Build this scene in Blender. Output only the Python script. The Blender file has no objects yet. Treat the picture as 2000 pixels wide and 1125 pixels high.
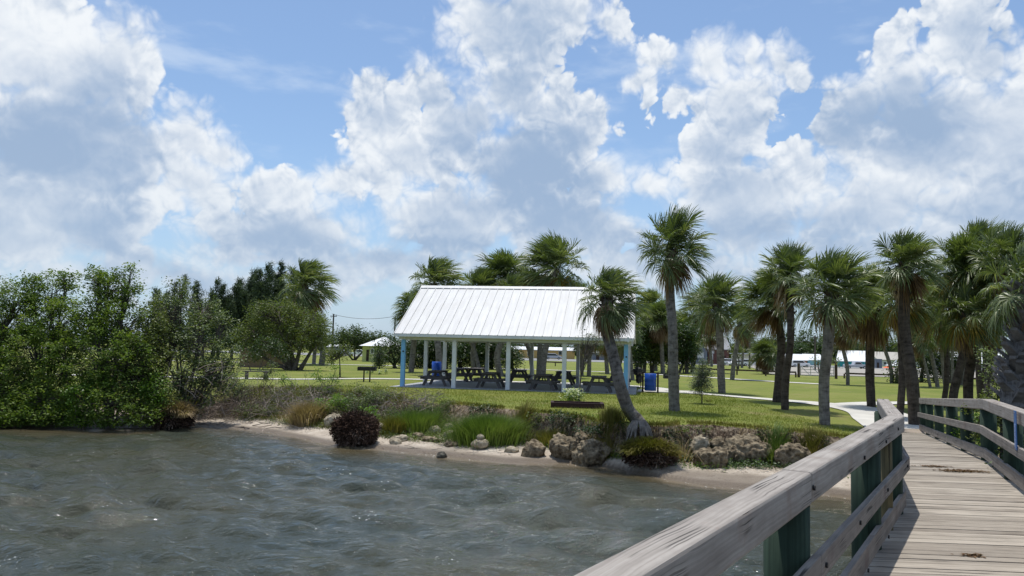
import bpy, bmesh, math, random
import numpy as np
from mathutils import Vector, Matrix, noise as mnoise

# ------------------------------------------------------------------ camera
S = bpy.context.scene
COL = S.collection
R = math.radians
CAMZ = 3.3                                   # eye height above the water (water z = 0)
F = 1500.0                                   # focal length in photo pixels (2000 wide)
PITCH, ROLL = R(4.55), R(1.4)
_f = Vector((0, math.cos(PITCH), math.sin(PITCH)))
_r0 = Vector((1, 0, 0)); _u0 = _r0.cross(_f)
_r = _r0 * math.cos(ROLL) + _u0 * math.sin(ROLL)
_u = _u0 * math.cos(ROLL) - _r0 * math.sin(ROLL)
cam = bpy.data.objects.new('camera', bpy.data.cameras.new('camera'))
COL.objects.link(cam)
cam.matrix_world = Matrix(((_r.x, _u.x, -_f.x, 0), (_r.y, _u.y, -_f.y, 0), (_r.z, _u.z, -_f.z, CAMZ), (0, 0, 0, 1)))
cam.data.sensor_width = 36; cam.data.lens = 36 * F / 2000
cam.data.clip_start = 0.05; cam.data.clip_end = 3000
S.camera = cam

def ray(px, py):
    return _f + _r * ((px - 1000) / F) + _u * ((562.5 - py) / F)
def at(px, py, D):
    """world point seen at a photo pixel at forward distance D"""
    d = ray(px, py); k = D / d.y
    return Vector((d.x * k, D, CAMZ + d.z * k))
def onz(px, py, z):
    d = ray(px, py); k = (z - CAMZ) / d.z
    return Vector((d.x * k, d.y * k, z))

# ------------------------------------------------------------------ sun, sky, exposure
SUN = Vector((-0.05, 0.19, 0.98)).normalized()
sun = bpy.data.objects.new('sun', bpy.data.lights.new('sun', 'SUN'))
COL.objects.link(sun)
sun.data.energy = 3.7; sun.data.angle = R(0.5); sun.data.color = (1, 0.965, 0.91)
sun.rotation_euler = SUN.to_track_quat('Z', 'Y').to_euler()
S.view_settings.view_transform = 'Standard'; S.view_settings.look = 'None'
S.view_settings.gamma = 1; S.view_settings.exposure = 0.14

class NT:
    """tiny helper to wire shader nodes"""
    def __init__(s, t): s.t = t
    def n(s, typ, ins=None, **kw):
        nd = s.t.nodes.new(typ)
        for k, v in kw.items(): setattr(nd, k, v)
        for k, v in (ins or {}).items(): s.set(nd.inputs[k], v)
        return nd
    def set(s, sock, v):
        if isinstance(v, bpy.types.NodeSocket): s.t.links.new(v, sock)
        elif isinstance(v, bpy.types.Node): s.t.links.new(v.outputs[0], sock)
        else: sock.default_value = v
    def m(s, op, a, b=None, c=None, clamp=False):
        nd = s.t.nodes.new('ShaderNodeMath'); nd.operation = op; nd.use_clamp = clamp
        for i, v in enumerate((a, b, c)):
            if v is not None: s.set(nd.inputs[i], v)
        return nd.outputs[0]
    def v(s, op, a, b=None, out=0):
        nd = s.t.nodes.new('ShaderNodeVectorMath'); nd.operation = op
        s.set(nd.inputs[0], a)
        if b is not None:
            if op == 'SCALE': s.set(nd.inputs['Scale'], b)
            else: s.set(nd.inputs[1], b)
        return nd.outputs[out]
    def mix(s, f, a, b, mode='MIX'):
        nd = s.t.nodes.new('ShaderNodeMix'); nd.data_type = 'RGBA'; nd.blend_type = mode
        s.set(nd.inputs[0], f)
        for i, v in ((6, a), (7, b)):
            if isinstance(v, tuple) and len(v) == 3: v = v + (1,)
            s.set(nd.inputs[i], v)
        return nd.outputs[2]
    def sstep(s, x, a, b, lo=0.0, hi=1.0):
        nd = s.t.nodes.new('ShaderNodeMapRange'); nd.interpolation_type = 'SMOOTHSTEP'
        s.set(nd.inputs[0], x); s.set(nd.inputs[1], a); s.set(nd.inputs[2], b)
        s.set(nd.inputs[3], lo); s.set(nd.inputs[4], hi)
        return nd.outputs[0]
    def noise(s, vec, scale, detail=4.0, rough=0.5, lac=2.0, out=0, dist=0.0):
        nd = s.n('ShaderNodeTexNoise', {'Vector': vec, 'Scale': scale, 'Detail': detail, 'Roughness': rough, 'Lacunarity': lac, 'Distortion': dist})
        return nd.outputs[out]
    def noise2(s, vec, scale, detail=4.0, rough=0.5):
        return s.n('ShaderNodeTexNoise', {'Vector': vec, 'Scale': scale, 'Detail': detail, 'Roughness': rough}, noise_dimensions='2D').outputs[0]
    def ramp(s, fac, stops, interp='LINEAR'):
        nd = s.t.nodes.new('ShaderNodeValToRGB'); cr = nd.color_ramp; cr.interpolation = interp
        while len(cr.elements) > 1: cr.elements.remove(cr.elements[-1])
        for i, (p, c) in enumerate(stops):
            e = cr.elements[0] if i == 0 else cr.elements.new(p)
            e.position = p; e.color = tuple(c) + (1,) if len(c) == 3 else c
        s.set(nd.inputs[0], fac)
        return nd.outputs[0]

# clouds: (px, py, half width, half height, tilt deg) of each billow, turned into azimuth / elevation
CLOUDS = [
 (40, 100, 150, 110, 0), (150, 130, 150, 100, 10), (225, 105, 80, 78, 0), (275, 160, 48, 80, 0), (150, 280, 200, 130, 0), (10, 260, 60, 60, 0),
 (60, 430, 160, 110, -10), (190, 450, 100, 80, 0), (370, 265, 75, 68, 0), (425, 300, 55, 48, 0), (380, 360, 110, 70, 0),
 (505, 375, 60, 55, 0), (575, 375, 70, 52, 0), (660, 365, 75, 50, 0), (740, 350, 90, 48, 0), (560, 450, 230, 75, 0),
 (745, 230, 85, 72, 0), (835, 180, 62, 70, 0), (800, 300, 130, 70, 0), (900, 240, 120, 90, 0), (960, 50, 120, 90, 0), (1040, 60, 90, 120, 0),
 (1000, 180, 90, 90, 0), (1085, 30, 110, 60, 0), (1190, 50, 58, 45, 20), (1085, 210, 45, 55, 0), (1120, 260, 70, 80, 0), (1170, 245, 36, 60, 0),
 (1020, 320, 150, 90, 0), (1180, 350, 80, 60, 0), (1260, 355, 90, 50, 0), (900, 420, 200, 90, 0), (1120, 440, 170, 90, 0),
 (1285, 115, 24, 55, -35), (1250, 150, 38, 28, 0), (1275, 180, 16, 34, 0),
 (1400, 120, 72, 66, 0), (1470, 120, 48, 48, 0), (1540, 130, 44, 62, -30), (1430, 190, 90, 60, 0), (1335, 190, 34, 32, 0), (1450, 240, 75, 70, 0), (1400, 300, 80, 70, 0), (1440, 400, 170, 110, 0), (1560, 330, 70, 55, 0),
 (1730, 110, 34, 68, 30), (1760, 170, 90, 80, 0), (1690, 210, 75, 80, 0), (1650, 270, 75, 70, 0), (1880, 60, 66, 85, 10), (1930, 110, 70, 60, 0), (1840, 230, 150, 90, 0),
 (1800, 310, 210, 85, 0), (1960, 270, 120, 110, 0), (1700, 400, 220, 80, 0),
 (300, 545, 420, 52, 0), (520, 500, 200, 40, 0), (780, 520, 330, 60, 0), (1250, 520, 380, 60, 0), (1750, 500, 380, 80, 0), (1980, 420, 200, 90, 0),
]
# broad shaded folds (negative: bright shoulders)
FOLDS = [(100, 240, 210, 90, 0, .5), (215, 190, 70, 60, 0, .3), (240, 380, 60, 90, 0, .45), (60, 310, 60, 60, 0, .4), (300, 500, 160, 30, 20, .6),
 (560, 480, 260, 28, 0, .55), (870, 500, 200, 40, 0, .6), (1010, 310, 170, 110, 0, .65), (1000, 130, 130, 100, 0, .4), (890, 130, 50, 110, 0, .2),
 (1100, 400, 190, 80, 0, .45), (1290, 430, 120, 90, 0, .3), (1400, 470, 260, 60, 0, .5), (1720, 255, 190, 55, 0, .7), (1800, 200, 110, 60, 0, .3),
 (1930, 120, 70, 70, 0, .35), (1600, 450, 300, 50, 0, .35), (1440, 340, 70, 90, 0, .3), (1900, 400, 120, 60, 0, .2),
 (190, 80, 120, 60, 0, -.35), (60, 40, 100, 50, 0, -.4), (500, 370, 260, 60, 0, -.4), (1250, 350, 120, 50, 0, -.4), (760, 220, 110, 70, 0, -.2), (1400, 130, 120, 80, 0, -.2), (1200, 440, 60, 40, 0, -.3)]
def azel(px, py):
    d = ray(px, py).normalized()
    return math.atan2(d.x, d.y) * 10, math.asin(d.z) * 10


def group(name, ins, outs):
    g = bpy.data.node_groups.new(name, 'ShaderNodeTree')
    for n_, t_ in ins: g.interface.new_socket(n_, in_out='INPUT', socket_type=t_)
    for n_, t_ in outs: g.interface.new_socket(n_, in_out='OUTPUT', socket_type=t_)
    return g, NT(g), g.nodes.new('NodeGroupInput'), g.nodes.new('NodeGroupOutput')

def billow_group():
    """cauliflower relief: inverted round cells in several sizes"""
    g, k, gi, go = group('billows', [('P', 'NodeSocketVector')], [('H', 'NodeSocketFloat')])
    p = gi.outputs[0]
    w2 = k.v('SCALE', k.v('SUBTRACT', k.noise(p, 2.6, 2, .55, out=1), (0.5, 0.5, 0.5)), 0.42)
    pb = k.v('ADD', p, w2)
    tot = None
    for sc, amp in BILLOWS:
        vo = k.n('ShaderNodeTexVoronoi', {'Vector': pb, 'Scale': sc}, feature='F1', voronoi_dimensions='2D')
        v2 = k.m('POWER', vo.outputs[0], 1.6)
        t = k.m('MULTIPLY_ADD', v2, -2 * amp, amp * 0.7)
        tot = t if tot is None else k.m('ADD', tot, t)
    tot = k.m('ADD', tot, k.m('MULTIPLY_ADD', k.noise2(p, 7.0, 5, .62), FINE * 2, -FINE))
    k.set(go.inputs[0], tot)
    return g
BILLOWS = ((1.4, 0.11), (3.2, 0.12), (7.5, 0.07), (16.0, 0.032)); FINE = 0.06

W = bpy.data.worlds.new('World'); S.world = W; W.use_nodes = True
W.node_tree.nodes.clear()
k = NT(W.node_tree)
sky = k.n('ShaderNodeTexSky', sky_type='NISHITA', sun_disc=False)
sky.sun_elevation = math.asin(SUN.z); sky.sun_rotation = math.atan2(SUN.x, SUN.y)
sky.altitude = 0; sky.air_density = 1.0; sky.dust_density = 0.8; sky.ozone_density = 1.6
tc = k.n('ShaderNodeTexCoord')
sp = k.n('ShaderNodeSeparateXYZ', {0: tc.outputs['Generated']})
azn = k.m('MULTIPLY', k.m('ARCTAN2', sp.outputs[0], sp.outputs[1]), 10)
eln = k.m('MULTIPLY', k.m('ARCSINE', sp.outputs[2]), 10)
P = k.n('ShaderNodeCombineXYZ', {0: azn, 1: eln}).outputs[0]
lo = k.sstep(eln, -0.2, 2.6)                                      # low sky and low clouds are seen through more air
shade = k.mix(lo, (0.37, 0.48, 0.63), (0.31, 0.42, 0.59))
bright = k.mix(lo, (0.58, 0.66, 0.75), (0.83, 0.86, 0.89))
SKYS = 0.115
skyc = k.mix(k.m('MULTIPLY_ADD', lo, -0.50, 0.62), k.v('MULTIPLY', sky.outputs[0], (SKYS * 0.98, SKYS * 1.08, SKYS * 1.16)), (0.39, 0.53, 0.74))
# sky outside the photograph: plain scattered cumulus
nz = k.noise(P, 0.32, 5, .55)
ga = k.sstep(nz, 0.50, 0.60)
gl = k.sstep(k.m('SUBTRACT', nz, k.noise(k.v('ADD', P, (0.1, 0.5, 0)), 0.32, 3, .55)), -0.05, 0.06)
far_col = k.mix(ga, skyc, k.mix(gl, shade, bright))
far_bg = k.n('ShaderNodeBackground', {'Color': far_col, 'Strength': 1.0})
# the part of the sky over the park: the cloud towers one by one
w1 = k.v('SCALE', k.v('SUBTRACT', k.noise(P, 1.5, 2, .5, out=1), (0.5, 0.5, 0.5)), 0.5)
pw = k.v('ADD', P, w1)
acc = None; sx = k.n('ShaderNodeSeparateXYZ', {0: pw})
for (cx, cy, rx, ry, an) in CLOUDS:
    a, e = azel(cx, cy)
    # z carries the running value (scaled away) only so that the billows are worked out one after the other
    vin = pw if acc is None else k.n('ShaderNodeCombineXYZ', {0: sx.outputs[0], 1: sx.outputs[1], 2: acc})
    mp = k.n('ShaderNodeMapping', {'Vector': vin, 'Location': (a, e, 0), 'Rotation': (0, 0, R(-an)), 'Scale': (rx * 1.0 / 150, ry * 1.0 / 150, 1e5)}, vector_type='TEXTURE')
    s_ = (min(rx, ry) / 150) ** .75
    f = k.m('MULTIPLY_ADD', k.v('LENGTH', mp, out=1), -s_, s_)
    acc = f if acc is None else k.m('SMOOTH_MAX', acc, f, 0.10)
bg_ = billow_group()
def B(vec):
    g = k.t.nodes.new('ShaderNodeGroup'); g.node_tree = bg_; k.set(g.inputs[0], vec); return g.outputs[0]
b0 = B(P); b1 = B(k.v('ADD', P, (0.02, 0.11, 0)))
h = k.m('ADD', acc, b0)
slope = k.m('SUBTRACT', b0, b1)
edge = k.sstep(k.noise2(P, 0.9, 2, .5), 0.36, 0.60, 0.07, 0.46)    # crisp here, melting away there
alpha = k.sstep(h, 0.0, edge)
rim = k.sstep(acc, 0.02, 0.55, 1.0, 0.0)                          # towards the outline of a tower
dark = None                                                       # the broad grey undersides and folds
pz = k.v('ADD', P, k.v('SCALE', k.v('SUBTRACT', k.noise(P, 0.8, 2, .5, out=1), (0.5, 0.5, 0.5)), 0.9)); px_ = k.n('ShaderNodeSeparateXYZ', {0: pz})
for (cx, cy, rx, ry, an, wgt) in FOLDS:
    a, e = azel(cx, cy)
    vin = k.n('ShaderNodeCombineXYZ', {0: px_.outputs[0], 1: px_.outputs[1], 2: dark if dark is not None else 0.0})
    mp = k.n('ShaderNodeMapping', {'Vector': vin, 'Location': (a, e, 0), 'Rotation': (0, 0, R(-an)), 'Scale': (rx / 150, ry / 150, 1e5)}, vector_type='TEXTURE')
    f = k.m('MULTIPLY', k.sstep(k.v('LENGTH', mp, out=1), 0.15, 1.25, 1.0, 0.0), wgt)
    dark = f if dark is None else k.m('ADD', dark, f)
lit = k.m('ADD', k.m('MULTIPLY', slope, k.m('MULTIPLY_ADD', rim, 2.2, 1.0)), k.m('MULTIPLY_ADD', rim, 0.46, 0.42))
lit = k.m('ADD', lit, k.m('MULTIPLY_ADD', k.noise2(P, 0.85, 3, .5), 1.3, -0.65))
lit = k.m('SUBTRACT', lit, k.m('MULTIPLY', dark, .95))
lit = k.sstep(k.m('SUBTRACT', lit, k.m('MULTIPLY_ADD', lo, -0.10, 0.36)), -0.62, 1.10)
ccol = k.mix(lit, shade, bright)
veil = k.m('MULTIPLY', k.sstep(k.noise2(k.n('ShaderNodeMapping', {'Vector': P, 'Rotation': (0, 0, R(-28)), 'Scale': (0.5, 1.6, 1)}), 1.0, 5, .55), 0.50, 0.78), 0.5)
near_col = k.mix(k.m('MULTIPLY', alpha, 0.97), k.mix(veil, skyc, (0.62, 0.72, 0.86)), ccol)
near_bg = k.n('ShaderNodeBackground', {'Color': near_col, 'Strength': 1.0})
out_ = k.m('MAXIMUM', k.m('SUBTRACT', k.m('ABSOLUTE', azn), 6.3), k.m('SUBTRACT', eln, 4.6))
inside = k.sstep(out_, 0.0, 1.2, 1.0, 0.0)
mx = k.n('ShaderNodeMixShader', {0: inside, 1: far_bg, 2: near_bg})
k.n('ShaderNodeOutputWorld', {'Surface': mx})
W.cycles.sampling_method = 'MANUAL'; W.cycles.sample_map_resolution = 512
S.cycles.max_bounces = 6; S.cycles.diffuse_bounces = 2; S.cycles.glossy_bounces = 2
S.cycles.transmission_bounces = 3; S.cycles.transparent_max_bounces = 6
S.cycles.caustics_reflective = False; S.cycles.caustics_refractive = False

# ------------------------------------------------------------------ naming and mesh helpers
def tag(o, label=None, cat=None, group=None, kind=None):
    if label: o['label'] = label
    if cat: o['category'] = cat
    if group: o['group'] = group
    if kind: o['kind'] = kind
    return o
def empty(name, loc, label, cat, group=None, rz=0.0):
    o = bpy.data.objects.new(name, None); COL.objects.link(o)
    o.location = loc; o.rotation_euler = (0, 0, rz); o.empty_display_size = 0.2
    return tag(o, label, cat, group)
def copy_tree(o, parent=None):
    c = o.copy(); COL.objects.link(c)
    if parent is not None: c.parent = parent
    for ch in list(o.children): copy_tree(ch, c)
    return c

class MB:
    """collects vertices and faces (with optional uv) for ONE mesh object"""
    def __init__(s): s.v = []; s.f = []; s.uv = []; s.n = 0
    def add(s, verts, faces, uvs=None):
        b = s.n
        s.v.extend([tuple(p) for p in verts]); s.n += len(verts)
        s.f.extend([tuple(i + b for i in f) for f in faces])
        s.uv.extend(uvs if uvs is not None else [None] * len(faces))
        return s
    def box(s, c, d, rz=0.0, off=None):
        """box centred at c, full size d, turned rz about z; grain uv runs along its longest side"""
        hx, hy, hz = d[0] / 2, d[1] / 2, d[2] / 2
        ca, sa = math.cos(rz), math.sin(rz)
        L = [(x, y, z) for x in (-hx, hx) for y in (-hy, hy) for z in (-hz, hz)]
        V = [(c[0] + x * ca - y * sa, c[1] + x * sa + y * ca, c[2] + z) for x, y, z in L]
        F_ = [(0, 1, 3, 2), (4, 6, 7, 5), (0, 4, 5, 1), (2, 3, 7, 6), (0, 2, 6, 4), (1, 5, 7, 3)]
        a = max(range(3), key=lambda i: d[i]); o1 = (a + 1) % 3; o2 = (a + 2) % 3
        ou = random.random() * 50; ov = random.random() * 50
        U = [[(L[i][a] + ou, L[i][o1] + L[i][o2] * 1.01 + ov) for i in f] for f in F_]
        return s.add(V, F_, U)
    def bar(s, p0, p1, w, h, up=(0, 0, 1)):
        """rectangular bar from p0 to p1, w across, h along up"""
        p0 = Vector(p0); p1 = Vector(p1); d = (p1 - p0); Ln = d.length; d.normalize()
        up = Vector(up); sd = d.cross(up)
        if sd.length < 1e-4: sd = d.cross(Vector((0, 1, 0)))
        sd.normalize(); up = sd.cross(d).normalized()
        V = []
        for p in (p0, p1):
            for a, b in ((-1, -1), (1, -1), (1, 1), (-1, 1)): V.append(p + sd * (a * w / 2) + up * (b * h / 2))
        F_ = [(3, 2, 1, 0), (4, 5, 6, 7), (0, 1, 5, 4), (1, 2, 6, 5), (2, 3, 7, 6), (3, 0, 4, 7)]
        ou = random.random() * 50; ov = random.random() * 50; per = [0, w, w + h, 2 * w + h, 2 * w + 2 * h]
        U = [[(ou + i * .01, ov + i * .02) for i in range(4)], [(ou + i * .01, ov + i * .02) for i in range(4)]]
        for q in range(4): U.append([(ou, ov + per[q]), (ou, ov + per[q + 1]), (ou + Ln, ov + per[q + 1]), (ou + Ln, ov + per[q])])
        return s.add(V, F_, U)
    def tube(s, pts, rad, n=8, cap=True, jit=None, uvl=True):
        pts = [Vector(p) for p in pts]; rings = []
        prev = None; Ls = 0; ou = random.random() * 20
        for i, p in enumerate(pts):
            d = (pts[min(i + 1, len(pts) - 1)] - pts[max(i - 1, 0)])
            if d.length < 1e-9: d = Vector((0, 0, 1))
            d.normalize()
            x = prev if prev is not None else (Vector((1, 0, 0)) if abs(d.x) < .8 else Vector((0, 1, 0)))
            x = (x - d * x.dot(d)).normalized(); y = d.cross(x); prev = x
            r = rad[i] if hasattr(rad, '__len__') else rad
            ring = []
            for j in range(n):
                a = 2 * math.pi * j / n; rr = r * (jit(i, a) if jit else 1)
                ring.append(p + x * (math.cos(a) * rr) + y * (math.sin(a) * rr))
            if i: Ls += (pts[i] - pts[i - 1]).length
            rings.append((ring, Ls, r))
        V = [q for ring, _, _ in rings for q in ring]; F_ = []; U = []
        for i in range(len(pts) - 1):
            l0, l1 = rings[i][1], rings[i + 1][1]; per = 2 * math.pi * rings[0][2] / n
            for j in range(n):
                k2 = (j + 1) % n
                F_.append((i * n + j, i * n + k2, (i + 1) * n + k2, (i + 1) * n + j))
                U.append([(ou + l0, j * per), (ou + l0, (j + 1) * per), (ou + l1, (j + 1) * per), (ou + l1, j * per)])
        if cap:
            F_.append(tuple(reversed(range(n)))); U.append([(ou + .1 * math.cos(j), .1 * math.sin(j)) for j in range(n)])
            b = (len(pts) - 1) * n
            F_.append(tuple(b + j for j in range(n))); U.append([(ou + .1 * math.cos(j), .1 * math.sin(j)) for j in range(n)])
        return s.add(V, F_, U)
    def prism(s, poly, axis_o, ax, ay, az, depth):
        """polygon (2-D points) in plane (ax, ay) at axis_o pushed along az by depth"""
        o = Vector(axis_o); ax, ay, az = Vector(ax), Vector(ay), Vector(az); n = len(poly)
        V = [o + ax * x + ay * y for x, y in poly] + [o + ax * x + ay * y + az * depth for x, y in poly]
        F_ = [tuple(reversed(range(n))), tuple(range(n, 2 * n))] + [(i, (i + 1) % n, n + (i + 1) % n, n + i) for i in range(n)]
        return s.add(V, F_)
    def build(s, name, mat, parent=None, smooth=False, bevel=0.0, auto=None):
        me = bpy.data.meshes.new(name); me.from_pydata(s.v, [], s.f)
        if any(u is not None for u in s.uv):
            lay = me.uv_layers.new(name='UVMap'); buf = []
            for f, u in zip(s.f, s.uv):
                for q in (u if u is not None else [(0, 0)] * len(f)): buf.extend(q)
            lay.data.foreach_set('uv', buf)
        if mat: me.materials.append(mat)
        if smooth: me.polygons.foreach_set('use_smooth', [True] * len(me.polygons))
        me.update()
        o = bpy.data.objects.new(name, me); COL.objects.link(o)
        if parent is not None: o.parent = parent
        if bevel:
            b = o.modifiers.new('bevel', 'BEVEL'); b.width = bevel; b.segments = 2; b.limit_method = 'ANGLE'; b.angle_limit = R(40); b.use_clamp_overlap = True
        return o

def np_mesh(name, V, Fq, mat, parent=None, smooth=False, attrs=None, loc=None):
    """V (n,3) array, Fq (m,k) array of equal-size faces"""
    me = bpy.data.meshes.new(name); V = np.asarray(V, np.float32); Fq = np.asarray(Fq, np.int32)
    me.vertices.add(len(V)); me.vertices.foreach_set('co', V.ravel())
    m, kk = Fq.shape
    me.loops.add(m * kk); me.loops.foreach_set('vertex_index', Fq.ravel())
    me.polygons.add(m); me.polygons.foreach_set('loop_start', np.arange(0, m * kk, kk, dtype=np.int32))
    if smooth: me.polygons.foreach_set('use_smooth', np.ones(m, dtype=bool))
    for an, arr in (attrs or {}).items():
        a = me.attributes.new(an, 'FLOAT', 'POINT'); a.data.foreach_set('value', np.asarray(arr, np.float32))
    if mat: me.materials.append(mat)
    me.update(calc_edges=True)
    o = bpy.data.objects.new(name, me); COL.objects.link(o)
    if parent is not None: o.parent = parent
    if loc is not None: o.location = loc
    return o

def _hash(ix, iy, seed):
    n = (ix.astype(np.int64) * 374761393 + iy.astype(np.int64) * 668265263 + seed * 974634777) & 0xffffffff
    n = ((n ^ (n >> 13)) * 1274126177) & 0xffffffff
    return ((n ^ (n >> 16)) & 0xffff) / 65535.0
def vnoise(x, y, seed=0):
    ix, iy = np.floor(x), np.floor(y); fx, fy = x - ix, y - iy
    fx = fx * fx * (3 - 2 * fx); fy = fy * fy * (3 - 2 * fy)
    a, b, c, d = _hash(ix, iy, seed), _hash(ix + 1, iy, seed), _hash(ix, iy + 1, seed), _hash(ix + 1, iy + 1, seed)
    return (a * (1 - fx) + b * fx) * (1 - fy) + (c * (1 - fx) + d * fx) * fy
def fbm(x, y, octv=4, seed=0, gain=.5):
    s = 0; a = 1; t = 0
    for i in range(octv):
        s = s + a * (vnoise(x * 2 ** i + 13.7 * i, y * 2 ** i + 5.1 * i, seed + i) - .5); t += a; a *= gain
    return s / t
def sst(x, a, b):
    t = np.clip((x - a) / (b - a), 0, 1); return t * t * (3 - 2 * t)

# ------------------------------------------------------------------ materials
def mat(name):
    m = bpy.data.materials.new(name); m.use_nodes = True; m.node_tree.nodes.clear()
    return m, NT(m.node_tree)
def finish(k, col, rough=0.8, spec=0.3, bump=None, bstr=0.3, bdist=0.02, metal=0.0, **kw):
    p = k.n('ShaderNodeBsdfPrincipled')
    if isinstance(col, tuple): col = col + (1,) if len(col) == 3 else col
    k.set(p.inputs['Base Color'], col); k.set(p.inputs['Roughness'], rough)
    k.set(p.inputs['Specular IOR Level'], spec); k.set(p.inputs['Metallic'], metal)
    for a, b in kw.items(): k.set(p.inputs[a.replace('_', ' ')], b)
    if bump is not None:
        b = k.n('ShaderNodeBump', {'Height': bump, 'Strength': bstr, 'Distance': bdist}); k.set(p.inputs['Normal'], b.outputs[0])
    k.n('ShaderNodeOutputMaterial', {'Surface': p})
    return p
def co(k, kind='Object'): return k.n('ShaderNodeTexCoord').outputs[kind]

def wood(name, light, dark, crack=0.6, rough=0.85, island=0.0, gscale=46.0, blotch=None):
    m, k = mat(name); uv = co(k, 'UV')
    mp = k.n('ShaderNodeMapping', {'Vector': uv, 'Scale': (1.3, gscale, 1)}).outputs[0]
    wob = k.v('SCALE', k.v('SUBTRACT', k.noise(uv, 2.2, 3, .5, out=1), (0.5, 0.5, 0.5)), 0.045)
    mp = k.n('ShaderNodeMapping', {'Vector': k.v('ADD', uv, wob), 'Scale': (.26, gscale, 1)}).outputs[0]
    g = k.noise(mp, 1.0, 7, .62)
    ck = k.noise(k.n('ShaderNodeMapping', {'Vector': k.v('ADD', uv, wob), 'Scale': (0.13, gscale * .26, 1)}).outputs[0], 1.0, 3, .5)
    crk = k.sstep(k.m('ABSOLUTE', k.m('SUBTRACT', ck, 0.5)), 0.0, 0.016)
    crk = k.m('MAXIMUM', crk, k.sstep(k.noise(uv, 1.3, 2, .5), .50, .62, 1.0, 0.0))
    bl = k.noise(k.n('ShaderNodeMapping', {'Vector': uv, 'Scale': (1.0, 3.0, 1)}).outputs[0], 2.6, 6, .6)
    fac = k.m('ADD', k.m('MULTIPLY', g, 0.9), k.m('MULTIPLY', bl, 0.7))
    if island:
        rnd = k.n('ShaderNodeNewGeometry').outputs['Random Per Island']
        fac = k.m('ADD', fac, k.m('MULTIPLY_ADD', rnd, island, -island / 2))
    c = k.ramp(fac, [(0.48, dark), (0.80, tuple((a * .55 + b * .45) for a, b in zip(light, dark))), (1.0, light), (1.25 if 0 else 1.0, light)])
    if blotch: c = k.mix(k.sstep(k.noise(uv, 1.9, 5, .65), .52, .66, 0, .55), c, blotch)
    c = k.mix(k.m('SUBTRACT', 1.0, crk), c, tuple(x * .22 for x in dark))
    b = k.m('ADD', k.m('MULTIPLY', g, 0.6), k.m('MULTIPLY', crk, crack))
    finish(k, c, rough, 0.25, b, 0.55, 0.006)
    return m
M = {}
M['rail'] = wood('weathered_grey_timber', (0.385, 0.35, 0.312), (0.17, 0.148, 0.128), blotch=(0.23, 0.17, 0.135), crack=.5)
M['board'] = wood('weathered_rail_board', (0.30, 0.27, 0.24), (0.115, 0.10, 0.088), blotch=(0.16, 0.115, 0.10))
M['deck'] = wood('bleached_deck_board', (0.41, 0.36, 0.295), (0.18, 0.152, 0.122), island=0.36, gscale=38)
M['pile'] = wood('green_treated_pile', (0.040, 0.068, 0.045), (0.010, 0.019, 0.013), island=0.2, gscale=30, crack=.3)
M['tanpost'] = wood('tan_treated_post', (0.20, 0.16, 0.08), (0.05, 0.045, 0.025), gscale=30)
M['table'] = wood('dark_grey_table_timber', (0.17, 0.155, 0.15), (0.06, 0.052, 0.05), gscale=30)
M['lowrail'] = wood('brown_guard_rail_timber', (0.12, 0.085, 0.06), (0.035, 0.026, 0.02), gscale=30)
M['sleeper'] = wood('dark_brown_sleeper', (0.060, 0.032, 0.030), (0.018, 0.010, 0.010), gscale=24)

def plain(name, col, rough=0.6, spec=0.4, var=0.12, metal=0.0, scale=3.0, bump=0.15, **kw):
    m, k = mat(name); o = co(k)
    n = k.noise(o, scale, 6, .6)
    f = k.sstep(n, .3, .75)
    c = k.mix(f, tuple(x * (1 - var) for x in col), tuple(min(1, x * (1 + var)) for x in col))
    finish(k, c, rough, spec, k.noise(o, scale * 9, 4, .6), bump, 0.004, metal, **kw)
    return m
M['white'] = plain('white_painted_timber', (0.74, 0.75, 0.75), .55, .4, .08)
M['blue'] = plain('sky_blue_painted_post', (0.22, 0.50, 0.80), .5, .4, .08)
M['bin'] = plain('blue_plastic_drum', (0.008, 0.075, 0.42), .38, .5, .12)
M['black'] = plain('black_iron', (0.018, 0.018, 0.019), .55, .4, .3)
M['darkpost'] = plain('dark_stained_post', (0.05, 0.035, 0.028), .8, .2, .3)
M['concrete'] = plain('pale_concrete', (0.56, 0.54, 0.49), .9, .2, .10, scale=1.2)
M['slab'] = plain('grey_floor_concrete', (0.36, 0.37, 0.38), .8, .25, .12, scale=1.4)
M['glass'] = plain('dark_window_glass', (0.03, 0.035, 0.04), .12, .6, .1)
M['rubber'] = plain('tyre_rubber', (0.02, 0.02, 0.02), .85, .2, .1)
M['steel'] = plain('grey_steel', (0.42, 0.43, 0.44), .4, .5, .1, metal=.8)
def roofmat():
    m, k = mat('white_metal_roofing'); o = co(k)
    n = k.noise(k.n('ShaderNodeMapping', {'Vector': o, 'Scale': (3.0, .35, .35)}).outputs[0], 2.0, 6, .6)
    st = k.sstep(k.noise(o, 1.1, 5, .6), .5, .75)
    c = k.mix(k.sstep(n, .35, .75), (0.52, 0.515, 0.50), (0.61, 0.61, 0.60))
    c = k.mix(k.m('MULTIPLY', st, .3), c, (0.46, 0.44, 0.40))
    finish(k, c, .5, .4, n, .08, .004)
    return m
M['roof'] = roofmat()

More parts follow.
